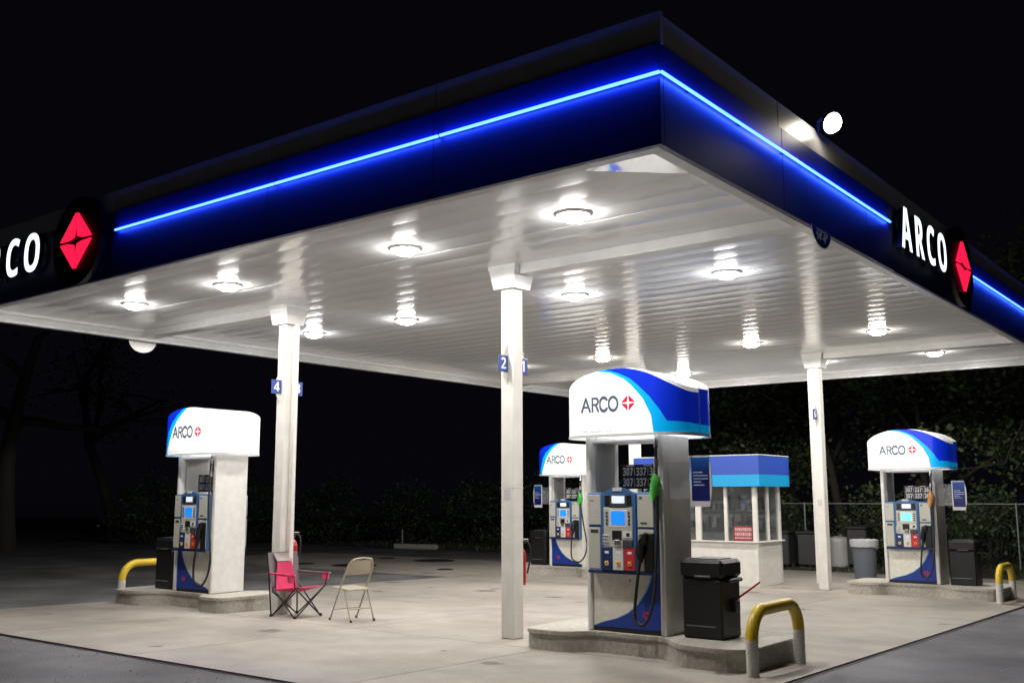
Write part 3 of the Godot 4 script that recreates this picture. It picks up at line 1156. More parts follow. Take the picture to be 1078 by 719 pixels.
func pump(at: Vector3, out: float, which: int, label: String) -> void:
	var t := thing("fuel_pump", label, "fuel pump", at, "fuel pumps")
	var sheet_name := "outer_right" if out > 0 else "outer_left"
	var back_name := "outer_left" if out > 0 else "outer_right"
	# side pillars
	for s in [-1.0, 1.0]:
		var b := MB.new()
		b.bev(Vector3(0, 1.07, s * 0.467), Vector3(0.62, 2.14, 0.066), 0.014)
		obj("pillar", b, M.pump_white, t)
		var c := MB.new()
		c.bev(Vector3(0, 1.83, s * 0.426), Vector3(0.40, 0.62, 0.016), 0.003)
		obj("pillar_liner", c, M.pump_steel, t)
	var body := MB.new()
	body.bev(Vector3(0, 0.76, 0), Vector3(0.50, 1.5, 0.864), 0.01)
	obj("cabinet", body, M.dark_grey, t)
	var plinth := MB.new()
	plinth.bev(Vector3(0, 0.025, 0), Vector3(0.56, 0.05, 0.866), 0.005)
	obj("plinth", plinth, M.black_plastic, t)
	# doors and control heads front and back
	for f in 2:
		var turn := Basis(Vector3.UP, PI * f)
		var tex: String = sheet_name if f == 0 else back_name
		var d := MB.new()
		d.uvquad(Vector3(-0.285, 0.05, -0.43), Vector3(-0.285, 0.05, 0.43), Vector3(-0.285, 0.655, 0.43), Vector3(-0.285, 0.655, -0.43))
		d.box(Vector3(-0.268, 0.352, 0), Vector3(0.03, 0.604, 0.858))
		var door := obj("lower_door", d, M["pump_door_" + tex], t)
		door.basis = turn
		var lk := MB.new()
		lk.lathe([Vector2(0.012, -0.006), Vector2(0.012, 0.0), Vector2(0, 0.001)], Vector3.ZERO, 10)
		var lock := obj("door_lock", lk, M.dark_grey, door)
		lock.transform = Transform3D(Basis(Vector3.BACK, PI / 2), Vector3(-0.287, 0.56, 0.05))
		control_head(t, turn, which)
	price_board(t)
	# lit sign box on top
	var a := 0.77
	var bb := 0.48
	var y0 := 2.125
	var top := func(z: float) -> float: return y0 + 0.515 + 0.235 * (1.0 - pow(absf(z) / a, 2.4))
	var pl := plan(a, bb, 0.30, 8)
	var len_: float = pl[-1][2]
	for f in 2:
		var m := MB.new()
		var turn := Basis(Vector3.UP, PI * f)
		for i in pl.size() - 1:
			var p: Array = pl[i]
			var q: Array = pl[i + 1]
			var ua: float = 0.5 + (p[2] / len_ - 0.5) * len_ / SIGN_L
			var ub: float = 0.5 + (q[2] / len_ - 0.5) * len_ / SIGN_L
			var n1 := Vector3(p[1].x, 0, p[1].y)
			var n2 := Vector3(q[1].x, 0, q[1].y)
			var ta: float = top.call(p[0].y)
			var tb: float = top.call(q[0].y)
			m.squad(Vector3(p[0].x, y0, p[0].y), Vector3(q[0].x, y0, q[0].y), Vector3(q[0].x, tb, q[0].y), Vector3(p[0].x, ta, p[0].y), n1, n2, n2, n1, Vector2(ua, 1.0), Vector2(ub, 1.0), Vector2(ub, 1.0 - (tb - y0) / SIGN_H), Vector2(ua, 1.0 - (ta - y0) / SIGN_H))
		var sheet_o := obj("sign_sheet", m, M["pump_sign_" + (sheet_name if f == 0 else back_name)], t)
		sheet_o.basis = turn
		sheet_o.position.z = 0.03 * out
	var rf := MB.new()
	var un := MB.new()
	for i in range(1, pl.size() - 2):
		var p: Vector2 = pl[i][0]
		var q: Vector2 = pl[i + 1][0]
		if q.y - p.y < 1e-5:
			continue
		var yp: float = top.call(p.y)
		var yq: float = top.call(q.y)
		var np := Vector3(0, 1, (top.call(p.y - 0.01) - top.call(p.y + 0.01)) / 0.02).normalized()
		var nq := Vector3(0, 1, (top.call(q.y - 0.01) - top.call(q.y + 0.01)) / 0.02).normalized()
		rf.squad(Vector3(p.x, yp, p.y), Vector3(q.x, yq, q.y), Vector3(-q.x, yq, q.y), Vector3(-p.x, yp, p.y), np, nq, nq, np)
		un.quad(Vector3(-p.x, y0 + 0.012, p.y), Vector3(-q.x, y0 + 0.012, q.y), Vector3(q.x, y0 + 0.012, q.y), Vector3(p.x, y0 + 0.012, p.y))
	obj("sign_roof", rf, M.roof_sign, t).position.z = 0.03 * out
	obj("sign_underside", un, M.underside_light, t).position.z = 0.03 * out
	for s in [-1.0, 1.0]:
		var sm := MB.new()
		sm.box(Vector3(0.0, y0 + 0.27, s * (a + 0.001)), Vector3(0.012, 0.54, 0.006))
		obj("sign_seam", sm, M.roof_sign, t).position.z = 0.03 * out
	for f in 2:
		var rim := MB.new()
		for i in pl.size() - 1:
			var pq := []
			for e in [pl[i], pl[i + 1]]:
				pq.append([Vector3(e[0].x, 0, e[0].y), Vector3(e[1].x, 0, e[1].y)])
			var o0: Vector3 = pq[0][0] + pq[0][1] * 0.008
			var o1: Vector3 = pq[1][0] + pq[1][1] * 0.008
			var lo := Vector3.UP * (y0 - 0.006)
			var hi := Vector3.UP * (y0 + 0.026)
			rim.squad(o0 + lo, o1 + lo, o1 + hi, o0 + hi, pq[0][1], pq[1][1], pq[1][1], pq[0][1])
			rim.quad(o0 + hi, o1 + hi, pq[1][0] + hi, pq[0][0] + hi)
			rim.quad(pq[0][0] + lo, pq[1][0] + lo, o1 + lo, o0 + lo)
		var ro := obj("sign_rim", rim, M.roof_sign, t)
		ro.basis = Basis(Vector3.UP, PI * f)
		ro.position.z = 0.03 * out
	var bar := MB.new()
	bar.bev(Vector3(0.0, 2.085, 0.0), Vector3(0.5, 0.03, 0.86), 0.005)
	obj("head_rail", bar, M.trim_white, t)
	# hose: down from the sign box, past the head, a low loop and up to the holstered nozzle
	var hz := 0.452
	var path := [Vector3(-0.345, 2.12, hz), Vector3(-0.36, 1.95, hz), Vector3(-0.37, 1.5, hz + 0.005), Vector3(-0.40, 1.0, hz + 0.01), Vector3(-0.43, 0.5, hz - 0.01), Vector3(-0.45, 0.22, hz - 0.07), Vector3(-0.46, 0.12, hz - 0.16), Vector3(-0.45, 0.20, hz - 0.25), Vector3(-0.44, 0.45, hz - 0.235), Vector3(-0.42, 0.68, hz - 0.21), Vector3(-0.415, 0.78, hz - 0.195)]
	if which in [1, 3]:
		path = [Vector3(-0.345, 2.12, hz), Vector3(-0.365, 1.95, hz), Vector3(-0.38, 1.5, hz + 0.01), Vector3(-0.43, 1.0, hz + 0.12), Vector3(-0.48, 0.55, hz + 0.24), Vector3(-0.49, 0.28, hz + 0.19), Vector3(-0.48, 0.13, hz + 0.02), Vector3(-0.45, 0.20, hz - 0.19), Vector3(-0.44, 0.45, hz - 0.225), Vector3(-0.42, 0.68, hz - 0.21), Vector3(-0.415, 0.78, hz - 0.195)]
	var hb := MB.new()
	hb.tube(smooth(path), 0.017, 10)
	var hose := obj("hose", hb, M.rubber, t)
	var sw := MB.new()
	sw.tube([Vector3(-0.345, 2.125, hz), Vector3(-0.358, 1.99, hz)], 0.024, 10)
	sw.tube([Vector3(-0.362, 1.86, hz), Vector3(-0.365, 1.78, hz)], 0.028, 10)
	obj("swivel", sw, M.bright_metal, hose)
	if which != 1:
		var cv := MB.new()
		var pth := []
		var rr := []
		for i in 9:
			var q := i / 8.0
			pth.append(Vector3(-0.37 - 0.01 * sin(q * 7.0), 1.70 - 0.28 * q, hz - 0.02 + 0.02 * sin(q * 5.0)))
			rr.append(0.02 + 0.042 * pow(sin(PI * clampf(q * 0.92 + 0.04, 0.0, 1.0)), 0.8) * (1.0 + 0.2 * sin(q * 19.0)))
		cv.tube(pth, rr, 9)
		for v in cv.v.size():
			cv.v[v] += Vector3(sin(cv.v[v].y * 90.0 + cv.v[v].z * 60.0), 0, cos(cv.v[v].y * 70.0 + cv.v[v].x * 80.0)) * 0.007
		tag(obj("hose_cover", cv, M.tan_cover if which == 2 else M.green_cover, t), "tan plastic cover tied round the hose" if which == 2 else "green plastic cover tied round the hose")
	nozzle(t, hz)
	# small notice flag held out from the outer end on a clear arm
	if which == 1:
		return
	var sg := out
	var arm := MB.new()
	arm.box(Vector3(-0.19, 1.64, sg * 0.64), Vector3(0.01, 0.40, 0.28))
	obj("flag_arm", arm, M.arm_clear, t)
	var fg := MB.new()
	var poly := PackedVector2Array([Vector2(0.0, 0.0), Vector2(0.225, 0.0), Vector2(0.25, 0.13), Vector2(0.258, 0.27), Vector2(0.25, 0.41), Vector2(0.225, 0.54), Vector2(0.0, 0.54)])
	var rev := PackedVector2Array()
	for p in poly:
		rev.append(Vector2(p.x * sg, p.y))
	fg.prism(rev, Transform3D(Basis(Vector3(0, 0, 1), Vector3.UP, Vector3(-1, 0, 0)), Vector3(-0.197, 1.36, sg * 0.775)), 0.012)
	var flag := obj("notice_flag", fg, M.paper, t)
	var fp := MB.new()
	var za := sg * 0.795
	var zb := sg * 1.005
	var lo := minf(za, zb)
	var hi := maxf(za, zb)
	fp.uvquad(Vector3(-0.2105, 1.42, lo), Vector3(-0.2105, 1.42, hi), Vector3(-0.2105, 1.88, hi), Vector3(-0.2105, 1.88, lo))
	obj("print", fp, M.flag_print, flag)


func nozzle(t: Node3D, hz: float) -> void:
	var n := MB.new()
	var z := hz - 0.19
	n.tube(smooth([Vector3(-0.415, 0.76, z), Vector3(-0.415, 0.86, z + 0.005), Vector3(-0.40, 0.97, z + 0.01), Vector3(-0.375, 1.06, z + 0.015)]), [0.02, 0.022, 0.026, 0.03, 0.036, 0.04, 0.042, 0.042, 0.042, 0.042, 0.042, 0.042, 0.042, 0.042, 0.042, 0.042, 0.04, 0.038, 0.03], 10)
	n.bev(Vector3(-0.40, 1.02, z + 0.06), Vector3(0.07, 0.13, 0.05), 0.015)
	var o := obj("nozzle", n, M.black_plastic, t)
	var g := MB.new()
	g.tube(smooth([Vector3(-0.43, 0.80, z - 0.01), Vector3(-0.475, 0.86, z - 0.01), Vector3(-0.47, 0.97, z), Vector3(-0.42, 1.03, z + 0.01)]), 0.010, 7)
	obj("hand_guard", g, M.black_plastic, o)
	var sp := MB.new()
	sp.tube([Vector3(-0.375, 1.05, z + 0.015), Vector3(-0.33, 1.12, z + 0.045), Vector3(-0.30, 1.14, z + 0.06)], 0.014, 8)
	obj("spout", sp, M.bright_metal, o)


func control_head(t: Node3D, turn: Basis, which: int) -> void:
	# layout in fractions of the head: 0..1 from left to right, 0..1 from top to bottom
	var w := 0.86
	var h := 0.87
	var yt := 1.515
	var xf := -0.375
	var hd := MB.new()
	hd.bev(Vector3(-0.315, yt - h / 2, 0), Vector3(0.12, h, w), 0.015)
	var head := obj("control_head", hd, M.bezel_blue, t)
	head.basis = turn
	var put := func(called: String, a: float, b: float, top: float, bot: float, proud: float, m: Material, bevel := 0.004) -> MeshInstance3D:
		var q := MB.new()
		q.bev(Vector3(xf - proud / 2 + 0.002, yt - (top + bot) / 2 * h, (-0.5 + (a + b) / 2) * w), Vector3(proud + 0.004, (bot - top) * h, (b - a) * w), bevel)
		return obj(called, q, m, head)
	put.call("upper_left_panel", 0.015, 0.205, 0.03, 0.41, 0.012, M.panel_beige)
	put.call("lower_left_panel", 0.015, 0.19, 0.445, 0.96, 0.012, M.panel_beige)
	put.call("upper_right_panel", 0.755, 0.985, 0.03, 0.43, 0.012, M.panel_beige)
	put.call("lower_right_panel", 0.755, 0.985, 0.46, 0.96, 0.012, M.panel_beige)
	# arched middle frame rising above the head
	var ar := MB.new()
	var poly := PackedVector2Array()
	var zl := (-0.5 + 0.215) * w
	var zr := (-0.5 + 0.735) * w
	poly.append(Vector2(zl, yt - 0.97 * h))
	poly.append(Vector2(zr, yt - 0.97 * h))
	for i in 13:
		var q := 1.0 - i / 12.0
		poly.append(Vector2(lerpf(zl, zr, q), yt - 0.02 + 0.075 * sin(PI * q)))
	ar.prism(poly, Transform3D(Basis(Vector3(0, 0, 1), Vector3.UP, Vector3(-1, 0, 0)), Vector3(xf + 0.004, 0, 0)), 0.024)
	obj("arched_frame", ar, M.bezel_blue, head)
	put.call("badge", 0.40, 0.54, -0.055, -0.012, 0.026, M.paper, 0.002)
	put.call("top_screen_surround", 0.275, 0.675, 0.035, 0.175, 0.027, M.black_plastic)
	put.call("top_screen_hood", 0.36, 0.62, 0.035, 0.185, 0.034, M.dark_grey, 0.008)
	put.call("top_screen", 0.395, 0.585, 0.05, 0.14, 0.038, M.screen_white, 0.002)
	put.call("face_plate", 0.26, 0.69, 0.19, 0.685, 0.027, M.panel_beige)
	put.call("screen_bezel", 0.345, 0.62, 0.215, 0.44, 0.030, M.grade_white)
	put.call("main_screen", 0.375, 0.585, 0.235, 0.405, 0.033, M.screen_cyan if which == 2 else M.screen_blue, 0.002)
	for k in 4:
		for sx in [0.295, 0.628]:
			put.call("soft_key", sx, sx + 0.03, 0.245 + k * 0.045, 0.272 + k * 0.045, 0.033, M.dark_grey, 0.002)
	put.call("card_reader", 0.385, 0.53, 0.475, 0.60, 0.031, M.black_plastic)
	put.call("card_slot", 0.425, 0.515, 0.59, 0.665, 0.05, M.bright_metal, 0.01)
	put.call("keypad_plate", 0.245, 0.345, 0.53, 0.66, 0.031, M.grade_white)
	for r in 3:
		for q in 3:
			put.call("key", 0.253 + q * 0.03, 0.275 + q * 0.03, 0.54 + r * 0.04, 0.565 + r * 0.04, 0.035, M.bright_metal, 0.002)
	put.call("receipt_plate", 0.545, 0.685, 0.485, 0.57, 0.032, M.grade_white)
	put.call("receipt_slot", 0.60, 0.65, 0.505, 0.55, 0.034, M.black_plastic, 0.002)
	put.call("coin_tray", 0.545, 0.69, 0.59, 0.68, 0.036, M.dark_grey)
	var gm := [M.navy, M.grade_white, M.grade_red]
	var bm := [M.button_yellow, M.button_yellow, M.button_orange]
	for k in 3:
		var a := 0.222 + k * 0.17
		put.call("grade_panel", a, a + 0.155, 0.69, 0.965, 0.029, gm[k])
		put.call("grade_label", a + 0.05, a + 0.11, 0.735, 0.765, 0.031, M.price_white, 0.001)
		var bq := MB.new()
		bq.bev(Vector3.ZERO, Vector3(0.014, 0.052, 0.052), 0.006, Basis(Vector3.RIGHT, -0.2))
		var bo := obj("grade_button", bq, bm[k], head)
		bo.position = Vector3(xf - 0.031, yt - 0.885 * h, (-0.5 + a + 0.082) * w)
		var bi := MB.new()
		bi.box(Vector3(xf - 0.0385, yt - 0.885 * h, (-0.5 + a + 0.082) * w), Vector3(0.003, 0.018, 0.012))
		obj("button_mark", bi, M.dark_grey, head)
	put.call("holster", 0.84, 0.985, 0.50, 0.97, 0.02, M.black_plastic, 0.01)
	put.call("octane_label", 0.05, 0.165, 0.47, 0.515, 0.014, M.dark_grey, 0.001)
	put.call("blue_icon", 0.785, 0.83, 0.055, 0.09, 0.014, M.bezel_blue, 0.001)
	put.call("small_plate", 0.80, 0.895, 0.37, 0.395, 0.014, M.dark_grey, 0.001)
	for k in 9:
		put.call("printed_line", 0.045, 0.10 + 0.06 * fmod(k * 0.618, 1.0), 0.10 + k * 0.03, 0.112 + k * 0.03, 0.0135, M.paper if k else M.dark_grey, 0.0005)
	put.call("lower_sill", 0.0, 1.0, 0.972, 1.015, 0.012, M.navy)


func price_board(t: Node3D) -> void:
	var b := MB.new()
	b.bev(Vector3(-0.18, 1.685, 0.165), Vector3(0.03, 0.27, 0.53), 0.004)
	var o := obj("price_board", b, M.black_plastic, t)
	var bs := Basis(Vector3(0, 0, 1), Vector3.UP, Vector3(-1, 0, 0))
	for r in 2:
		for k in 3:
			var y := 1.74 - r * 0.118
			var zc := -0.005 + k * 0.172
			word(["307", "337", "367"][k], 0.088, Vector3(-0.197, y, zc), bs, M.paper, o, "price", 0.003, true, 0.66)
			if k < 2:
				var d := MB.new()
				d.box(Vector3(-0.197, y, zc + 0.086), Vector3(0.003, 0.085, 0.004))
				obj("divider", d, M.paper, o)
	var hd := MB.new()
	hd.box(Vector3(-0.197, 1.806, 0.03), Vector3(0.003, 0.012, 0.10))
	hd.box(Vector3(-0.197, 1.806, 0.25), Vector3(0.003, 0.012, 0.10))
	obj("board_heading", hd, M.paper, o)


# ---------------------------------------------------------------- cashier booth
func booth() -> void:
	var g := gy(10.5)
	var t := thing("cashier_booth", "small white cashier booth with windows and blue awning", "booth", Vector3(10.0, g, -1.3))
	# local: x 0..1.25 deep, z 0..-2.7 long
	var dx := 1.25
	var dz := 2.7
	var sill := 0.90
	var head := 2.06
	var wall := func(called: String, c: Vector3, s: Vector3, m: Material = M.white_paint) -> void:
		var b := MB.new()
		b.bev(c, s, 0.006)
		obj(called, b, m, t)
	wall.call("front_wall", Vector3(0.04, sill / 2, -dz / 2), Vector3(0.08, sill, dz))
	wall.call("back_wall", Vector3(dx - 0.04, head / 2, -dz / 2), Vector3(0.08, head, dz), M.tank_white)
	for s in [0.0, 1.0]:
		wall.call("end_wall", Vector3(dx / 2, sill / 2, -0.04 - s * (dz - 0.08)), Vector3(dx - 0.166, sill, 0.08))
	wall.call("floor", Vector3(dx / 2, 0.08, -dz / 2), Vector3(dx - 0.17, 0.04, dz - 0.17))
	wall.call("sill", Vector3(-0.012, sill + 0.012, -dz / 2), Vector3(0.13, 0.025, dz + 0.05))
	wall.call("sill", Vector3(dx / 2 + 0.03, sill + 0.012, 0.012), Vector3(dx - 0.07, 0.024, 0.13))
	wall.call("lintel", Vector3(0.04, head + 0.06, -dz / 2), Vector3(0.08, 0.12, dz))
	wall.call("roof", Vector3(dx / 2, head + 0.20, -dz / 2), Vector3(dx + 0.16, 0.1, dz + 0.16))
	var posts := [[-0.05, 0.10], [-0.71, 0.075], [-1.36, 0.13], [-2.02, 0.075], [-2.65, 0.10]]
	for p in posts:
		wall.call("window_post", Vector3(0.04, (sill + head) / 2 + 0.012, p[0]), Vector3(0.076, head - sill - 0.026, p[1]))
	for p in [[0.62, 0.06], [1.19, 0.09]]:
		for z in [-0.04, -dz + 0.04]:
			wall.call("window_post", Vector3(p[0], (sill + head) / 2 + 0.012, z), Vector3(p[1], head - sill - 0.026, 0.074))
	var pane := func(c: Vector3, s: Vector3) -> void:
		var b := MB.new()
		b.box(c, s)
		obj("pane", b, M.glass, t)
	for i in 4:
		var a: float = posts[i][0] - posts[i][1] / 2
		var d: float = posts[i + 1][0] + posts[i + 1][1] / 2
		pane.call(Vector3(0.045, (sill + head) / 2 + 0.012, (a + d) / 2), Vector3(0.006, head - sill - 0.03, a - d - 0.004))
	for e in [[0.08, 0.588], [0.652, 1.143]]:
		for z in [-0.04, -dz + 0.04]:
			pane.call(Vector3((e[0] + e[1]) / 2, (sill + head) / 2 + 0.012, z), Vector3(e[1] - e[0], head - sill - 0.03, 0.006))
	# awning: blue band over cyan band, four sides
	var yb := head + 0.0
	for band in [[yb, yb + 0.245, "cyan_band", M.awning_cyan], [yb + 0.247, yb + 0.64, "blue_band", M.awning_blue]]:
		var b := MB.new()
		var hh: float = band[1] - band[0]
		var yc: float = (band[0] + band[1]) / 2
		b.box(Vector3(-0.14, yc, -dz / 2), Vector3(0.03, hh, dz + 0.31))
		b.box(Vector3(dx + 0.14, yc, -dz / 2), Vector3(0.03, hh, dz + 0.31))
		b.box(Vector3(dx / 2, yc, 0.14), Vector3(dx + 0.246, hh, 0.03))
		b.box(Vector3(dx / 2, yc, -dz - 0.14), Vector3(dx + 0.246, hh, 0.03))
		obj(band[2], b, band[3], t)
	wall.call("awning_top", Vector3(dx / 2, yb + 0.652, -dz / 2), Vector3(dx + 0.33, 0.02, dz + 0.33), M.trim_white)
	# counter and stock inside
	wall.call("counter", Vector3(0.28, 0.86, -dz / 2), Vector3(0.36, 0.05, dz - 0.2), M.dark_grey)
	for k in 2:
		var sh := MB.new()
		sh.box(Vector3(dx - 0.21, 1.15 + k * 0.4, -dz / 2), Vector3(0.24, 0.025, dz - 0.2))
		obj("shelf", sh, M.galvanised, t)
	var ord := ["first", "second", "third", "fourth", "fifth", "sixth", "seventh", "eighth", "ninth", "tenth", "eleventh", "twelfth", "thirteenth"]
	var cols := [M.chair_grey, M.bin_grey, M.tank_white, M.navy, M.chair_beige, M.dark_grey, M.galvanised]
	for k in 2:
		for i in 13:
			var hh := rng.randf_range(0.12, 0.3)
			var bx := thing("stock_box", "goods, %s from the right on the %s shelf inside the booth" % [ord[i], ["lower", "upper"][k]], "goods", Vector3(10.0 + dx - 0.2 + rng.randf_range(-0.03, 0.02), g + 1.163 + k * 0.4, -1.3 - 0.22 - i * 0.18), "goods on the booth shelves")
			var b := MB.new()
			b.bev(Vector3(0, hh / 2, 0), Vector3(0.12, hh, rng.randf_range(0.07, 0.14)), 0.008)
			obj("carton", b, cols[rng.randi() % cols.size()], bx)
	var no := thing("window_notice", "pale red lettered notice in the booth window", "sign", Vector3(10.036, g + sill + 0.03, -1.62))
	var nb := MB.new()
	nb.uvquad(Vector3(-0.0035, 0, -0.235), Vector3(-0.0035, 0, 0.205), Vector3(-0.0035, 0.31, 0.205), Vector3(-0.0035, 0.31, -0.235))
	nb.box(Vector3(0, 0.155, -0.015), Vector3(0.006, 0.31, 0.44))
	obj("card", nb, M.window_notice, no)


# ---------------------------------------------------------------- bollards, bins
func hoop(at: Vector3, span: float, label: String) -> void:   # an inverted U of painted pipe, legs along x
	var t := thing("guard_hoop", label, "bollard", at, "yellow and white guard hoops")
	var r := 0.06
	var top := 0.60
	var cr := 0.27
	var slope := S * span
	for s in [0.0, 1.0]:
		var b := MB.new()
		b.tube([Vector3(s * span, s * slope - 0.01, 0), Vector3(s * span, 0.34, 0)], r, 16)
		obj("white_leg", b, M.bollard_white, t)
	var path := [Vector3(0, 0.34, 0)]
	for i in 9:
		var a := PI / 2 * i / 8
		path.append(Vector3(cr - cr * cos(a), top - cr + cr * sin(a), 0))
	for i in 9:
		var a := PI / 2 * i / 8
		path.append(Vector3(span - cr + cr * sin(a), top - cr + cr * cos(a), 0))
	path.append(Vector3(span, 0.34, 0))
	var y := MB.new()
	y.tube(path, r + 0.0005, 16)
	obj("yellow_bend", y, M.safety_yellow, t)


func island_bin(at: Vector3, label: String, stick: bool) -> void:
	var t := thing("trash_bin", label, "trash bin", at, "black bins on the pump islands")
	var b := MB.new()
	b.bev(Vector3(0, 0.31, 0), Vector3(0.44, 0.62, 0.46), 0.02)
	obj("body", b, M.black_plastic, t)
	var l := MB.new()
	l.bev(Vector3(0, 0.715, 0), Vector3(0.475, 0.19, 0.50), 0.035)
	var lid := obj("lid", l, M.black_plastic, t)
	var tp := MB.new()
	tp.bev(Vector3(0, 0.812, 0), Vector3(0.30, 0.02, 0.34), 0.006)
	obj("lid_plate", tp, M.dark_grey, lid)
	var hn := MB.new()
	hn.bev(Vector3(-0.232, 0.635, 0.02), Vector3(0.03, 0.03, 0.20), 0.01)
	obj("front_lip", hn, M.dark_grey, t)
	var sh := MB.new()
	sh.bev(Vector3(0, 0.60, 0.26), Vector3(0.30, 0.04, 0.08), 0.012)
	obj("side_tray", sh, M.black_plastic, t)
	var st := MB.new()
	st.bev(Vector3(-0.222, 0.13, -0.02), Vector3(0.006, 0.014, 0.34), 0.002)
	obj("label_strip", st, M.bin_grey, t)
	if stick:
		var q := thing("squeegee", "thin dark red squeegee handle sticking out of the black bin beside the nearest pump", "squeegee", at + Vector3(0.05, 0.36, 0.21))
		var s := MB.new()
		s.tube([Vector3(0, 0, 0), Vector3(0.10, 0.22, 0.28)], 0.011, 8)
		obj("handle", s, M.extinguisher_red, q)
		var c := MB.new()
		c.bev(Vector3(-0.01, -0.03, 0.03), Vector3(0.12, 0.12, 0.09), 0.01)
		obj("holder", c, M.black_plastic, q)


func street_things() -> void:
	hoop(gp(-0.79, 0, 3.49), 1.13, "yellow and white guard hoop nearest the camera")
	hoop(gp(-0.36, 0, -7.99 + 0.03), 1.0, "yellow and white guard hoop left of the leftmost pump")
	hoop(gp(9.42, 0, 3.42), 1.0, "yellow and white guard hoop at the right edge by the rightmost pump")
	var names := ["black trash bin on the nearest pump island", "black trash bin behind the leftmost pump", "black trash bin right of the rightmost pump", "black trash bin left of the farthest pump"]
	var k := 0
	for rx in ROW:
		for z in [2.68, -7.0]:
			island_bin(gp(rx, 0.23, z), names[k], k == 0)
			k += 1
	# grey round can with a bag, by the far island
	var t := thing("grey_garbage_can", "grey plastic garbage can with a bag liner left of the rightmost pump", "garbage can", gp(14.1, 0.0, -0.5))
	var b := MB.new()
	b.lathe([Vector2(0, 0.01), Vector2(0.22, 0.0), Vector2(0.235, 0.02), Vector2(0.29, 0.80), Vector2(0.315, 0.80), Vector2(0.315, 0.86), Vector2(0.28, 0.86), Vector2(0.26, 0.6), Vector2(0, 0.55)], Vector3.ZERO, 24)
	obj("body", b, M.bin_grey, t)
	for s in [-1.0, 1.0]:
		var h := MB.new()
		h.bev(Vector3(-0.05 * s, 0.72, s * 0.31), Vector3(0.14, 0.05, 0.06), 0.012)
		obj("handle", h, M.bin_grey, t)
	var bg := MB.new()
	bg.lathe([Vector2(0.318, 0.74), Vector2(0.325, 0.80), Vector2(0.33, 0.885), Vector2(0.30, 0.91), Vector2(0.27, 0.88), Vector2(0.25, 0.70)], Vector3.ZERO, 24)
	for v in bg.v.size():
		var p := bg.v[v]
		bg.v[v] = p + Vector3(0, 0.008 * sin(atan2(p.z, p.x) * 11.0 + p.y * 9.0), 0)
	obj("bag_liner", bg, M.bag_plastic, t)
	# bins and a drum along the fence
	for e in [[18.0, -4.15, M.dark_grey, "large dark wheeled bin left of the far column by the fence", 1.0], [18.3, -3.45, M.dark_grey, "dark wheeled bin partly behind the far column by the fence", 1.0], [19.2, -2.35, M.dark_grey, "dark wheeled bin between the white drum and the grey can", 1.15]]:
		var w := thing("wheeled_bin", e[3], "wheeled bin", gp(e[0], -0.008, e[1]), "wheeled bins along the fence")
		var sc: float = e[4]
		var q := MB.new()
		q.bev(Vector3(0, 0.50 * sc, 0), Vector3(0.6, 0.88 * sc, 0.56), 0.03)
		obj("body", q, e[2], w)
		var l := MB.new()
		l.bev(Vector3(-0.02, 0.97 * sc, 0), Vector3(0.68, 0.06, 0.62), 0.02)
		obj("lid", l, e[2], w)
		for s in [-1.0, 1.0]:
			var wh := MB.new()
			wh.tube([Vector3(0.24, 0.1, s * 0.24), Vector3(0.24, 0.1, s * 0.30)], 0.1, 14)
			obj("wheel", wh, M.rubber, w)
	var d := thing("white_drum", "white plastic drum standing by the fence", "drum", gp(19.1, -0.008, -2.92))
	var db := MB.new()
	db.lathe([Vector2(0, 0), Vector2(0.26, 0), Vector2(0.29, 0.04), Vector2(0.29, 0.72), Vector2(0.26, 0.82), Vector2(0.10, 0.86), Vector2(0, 0.86)], Vector3.ZERO, 24)
	var dbo := obj("body", db, M.tank_white, d)
	dbo.rotation.z = deg_to_rad(3.0)
	var dc := MB.new()
	dc.lathe([Vector2(0.06, 0.86), Vector2(0.06, 0.91), Vector2(0, 0.915)], Vector3(-0.05, 0, 0.08), 14)
	obj("cap", dc, M.bin_grey, d)
	# concrete wheel stop at the far left
	var ws := thing("wheel_stop", "low concrete wheel stop beyond the tank pad", "wheel stop", gp(19.2, -0.02, -19.6))
	ws.rotation.y = deg_to_rad(14.0)
	var wb := MB.new()
	wb.bev(Vector3(0, 0.10, 0), Vector3(0.25, 0.2, 1.9), 0.05)
	obj("block", wb, M.kerb_concrete, ws)
	var pn := MB.new()
	pn.tube([Vector3(0, 0.19, -0.6), Vector3(0, 0.75, -0.6)], 0.03, 8)
	obj("marker_pin", pn, M.galvanised, ws)


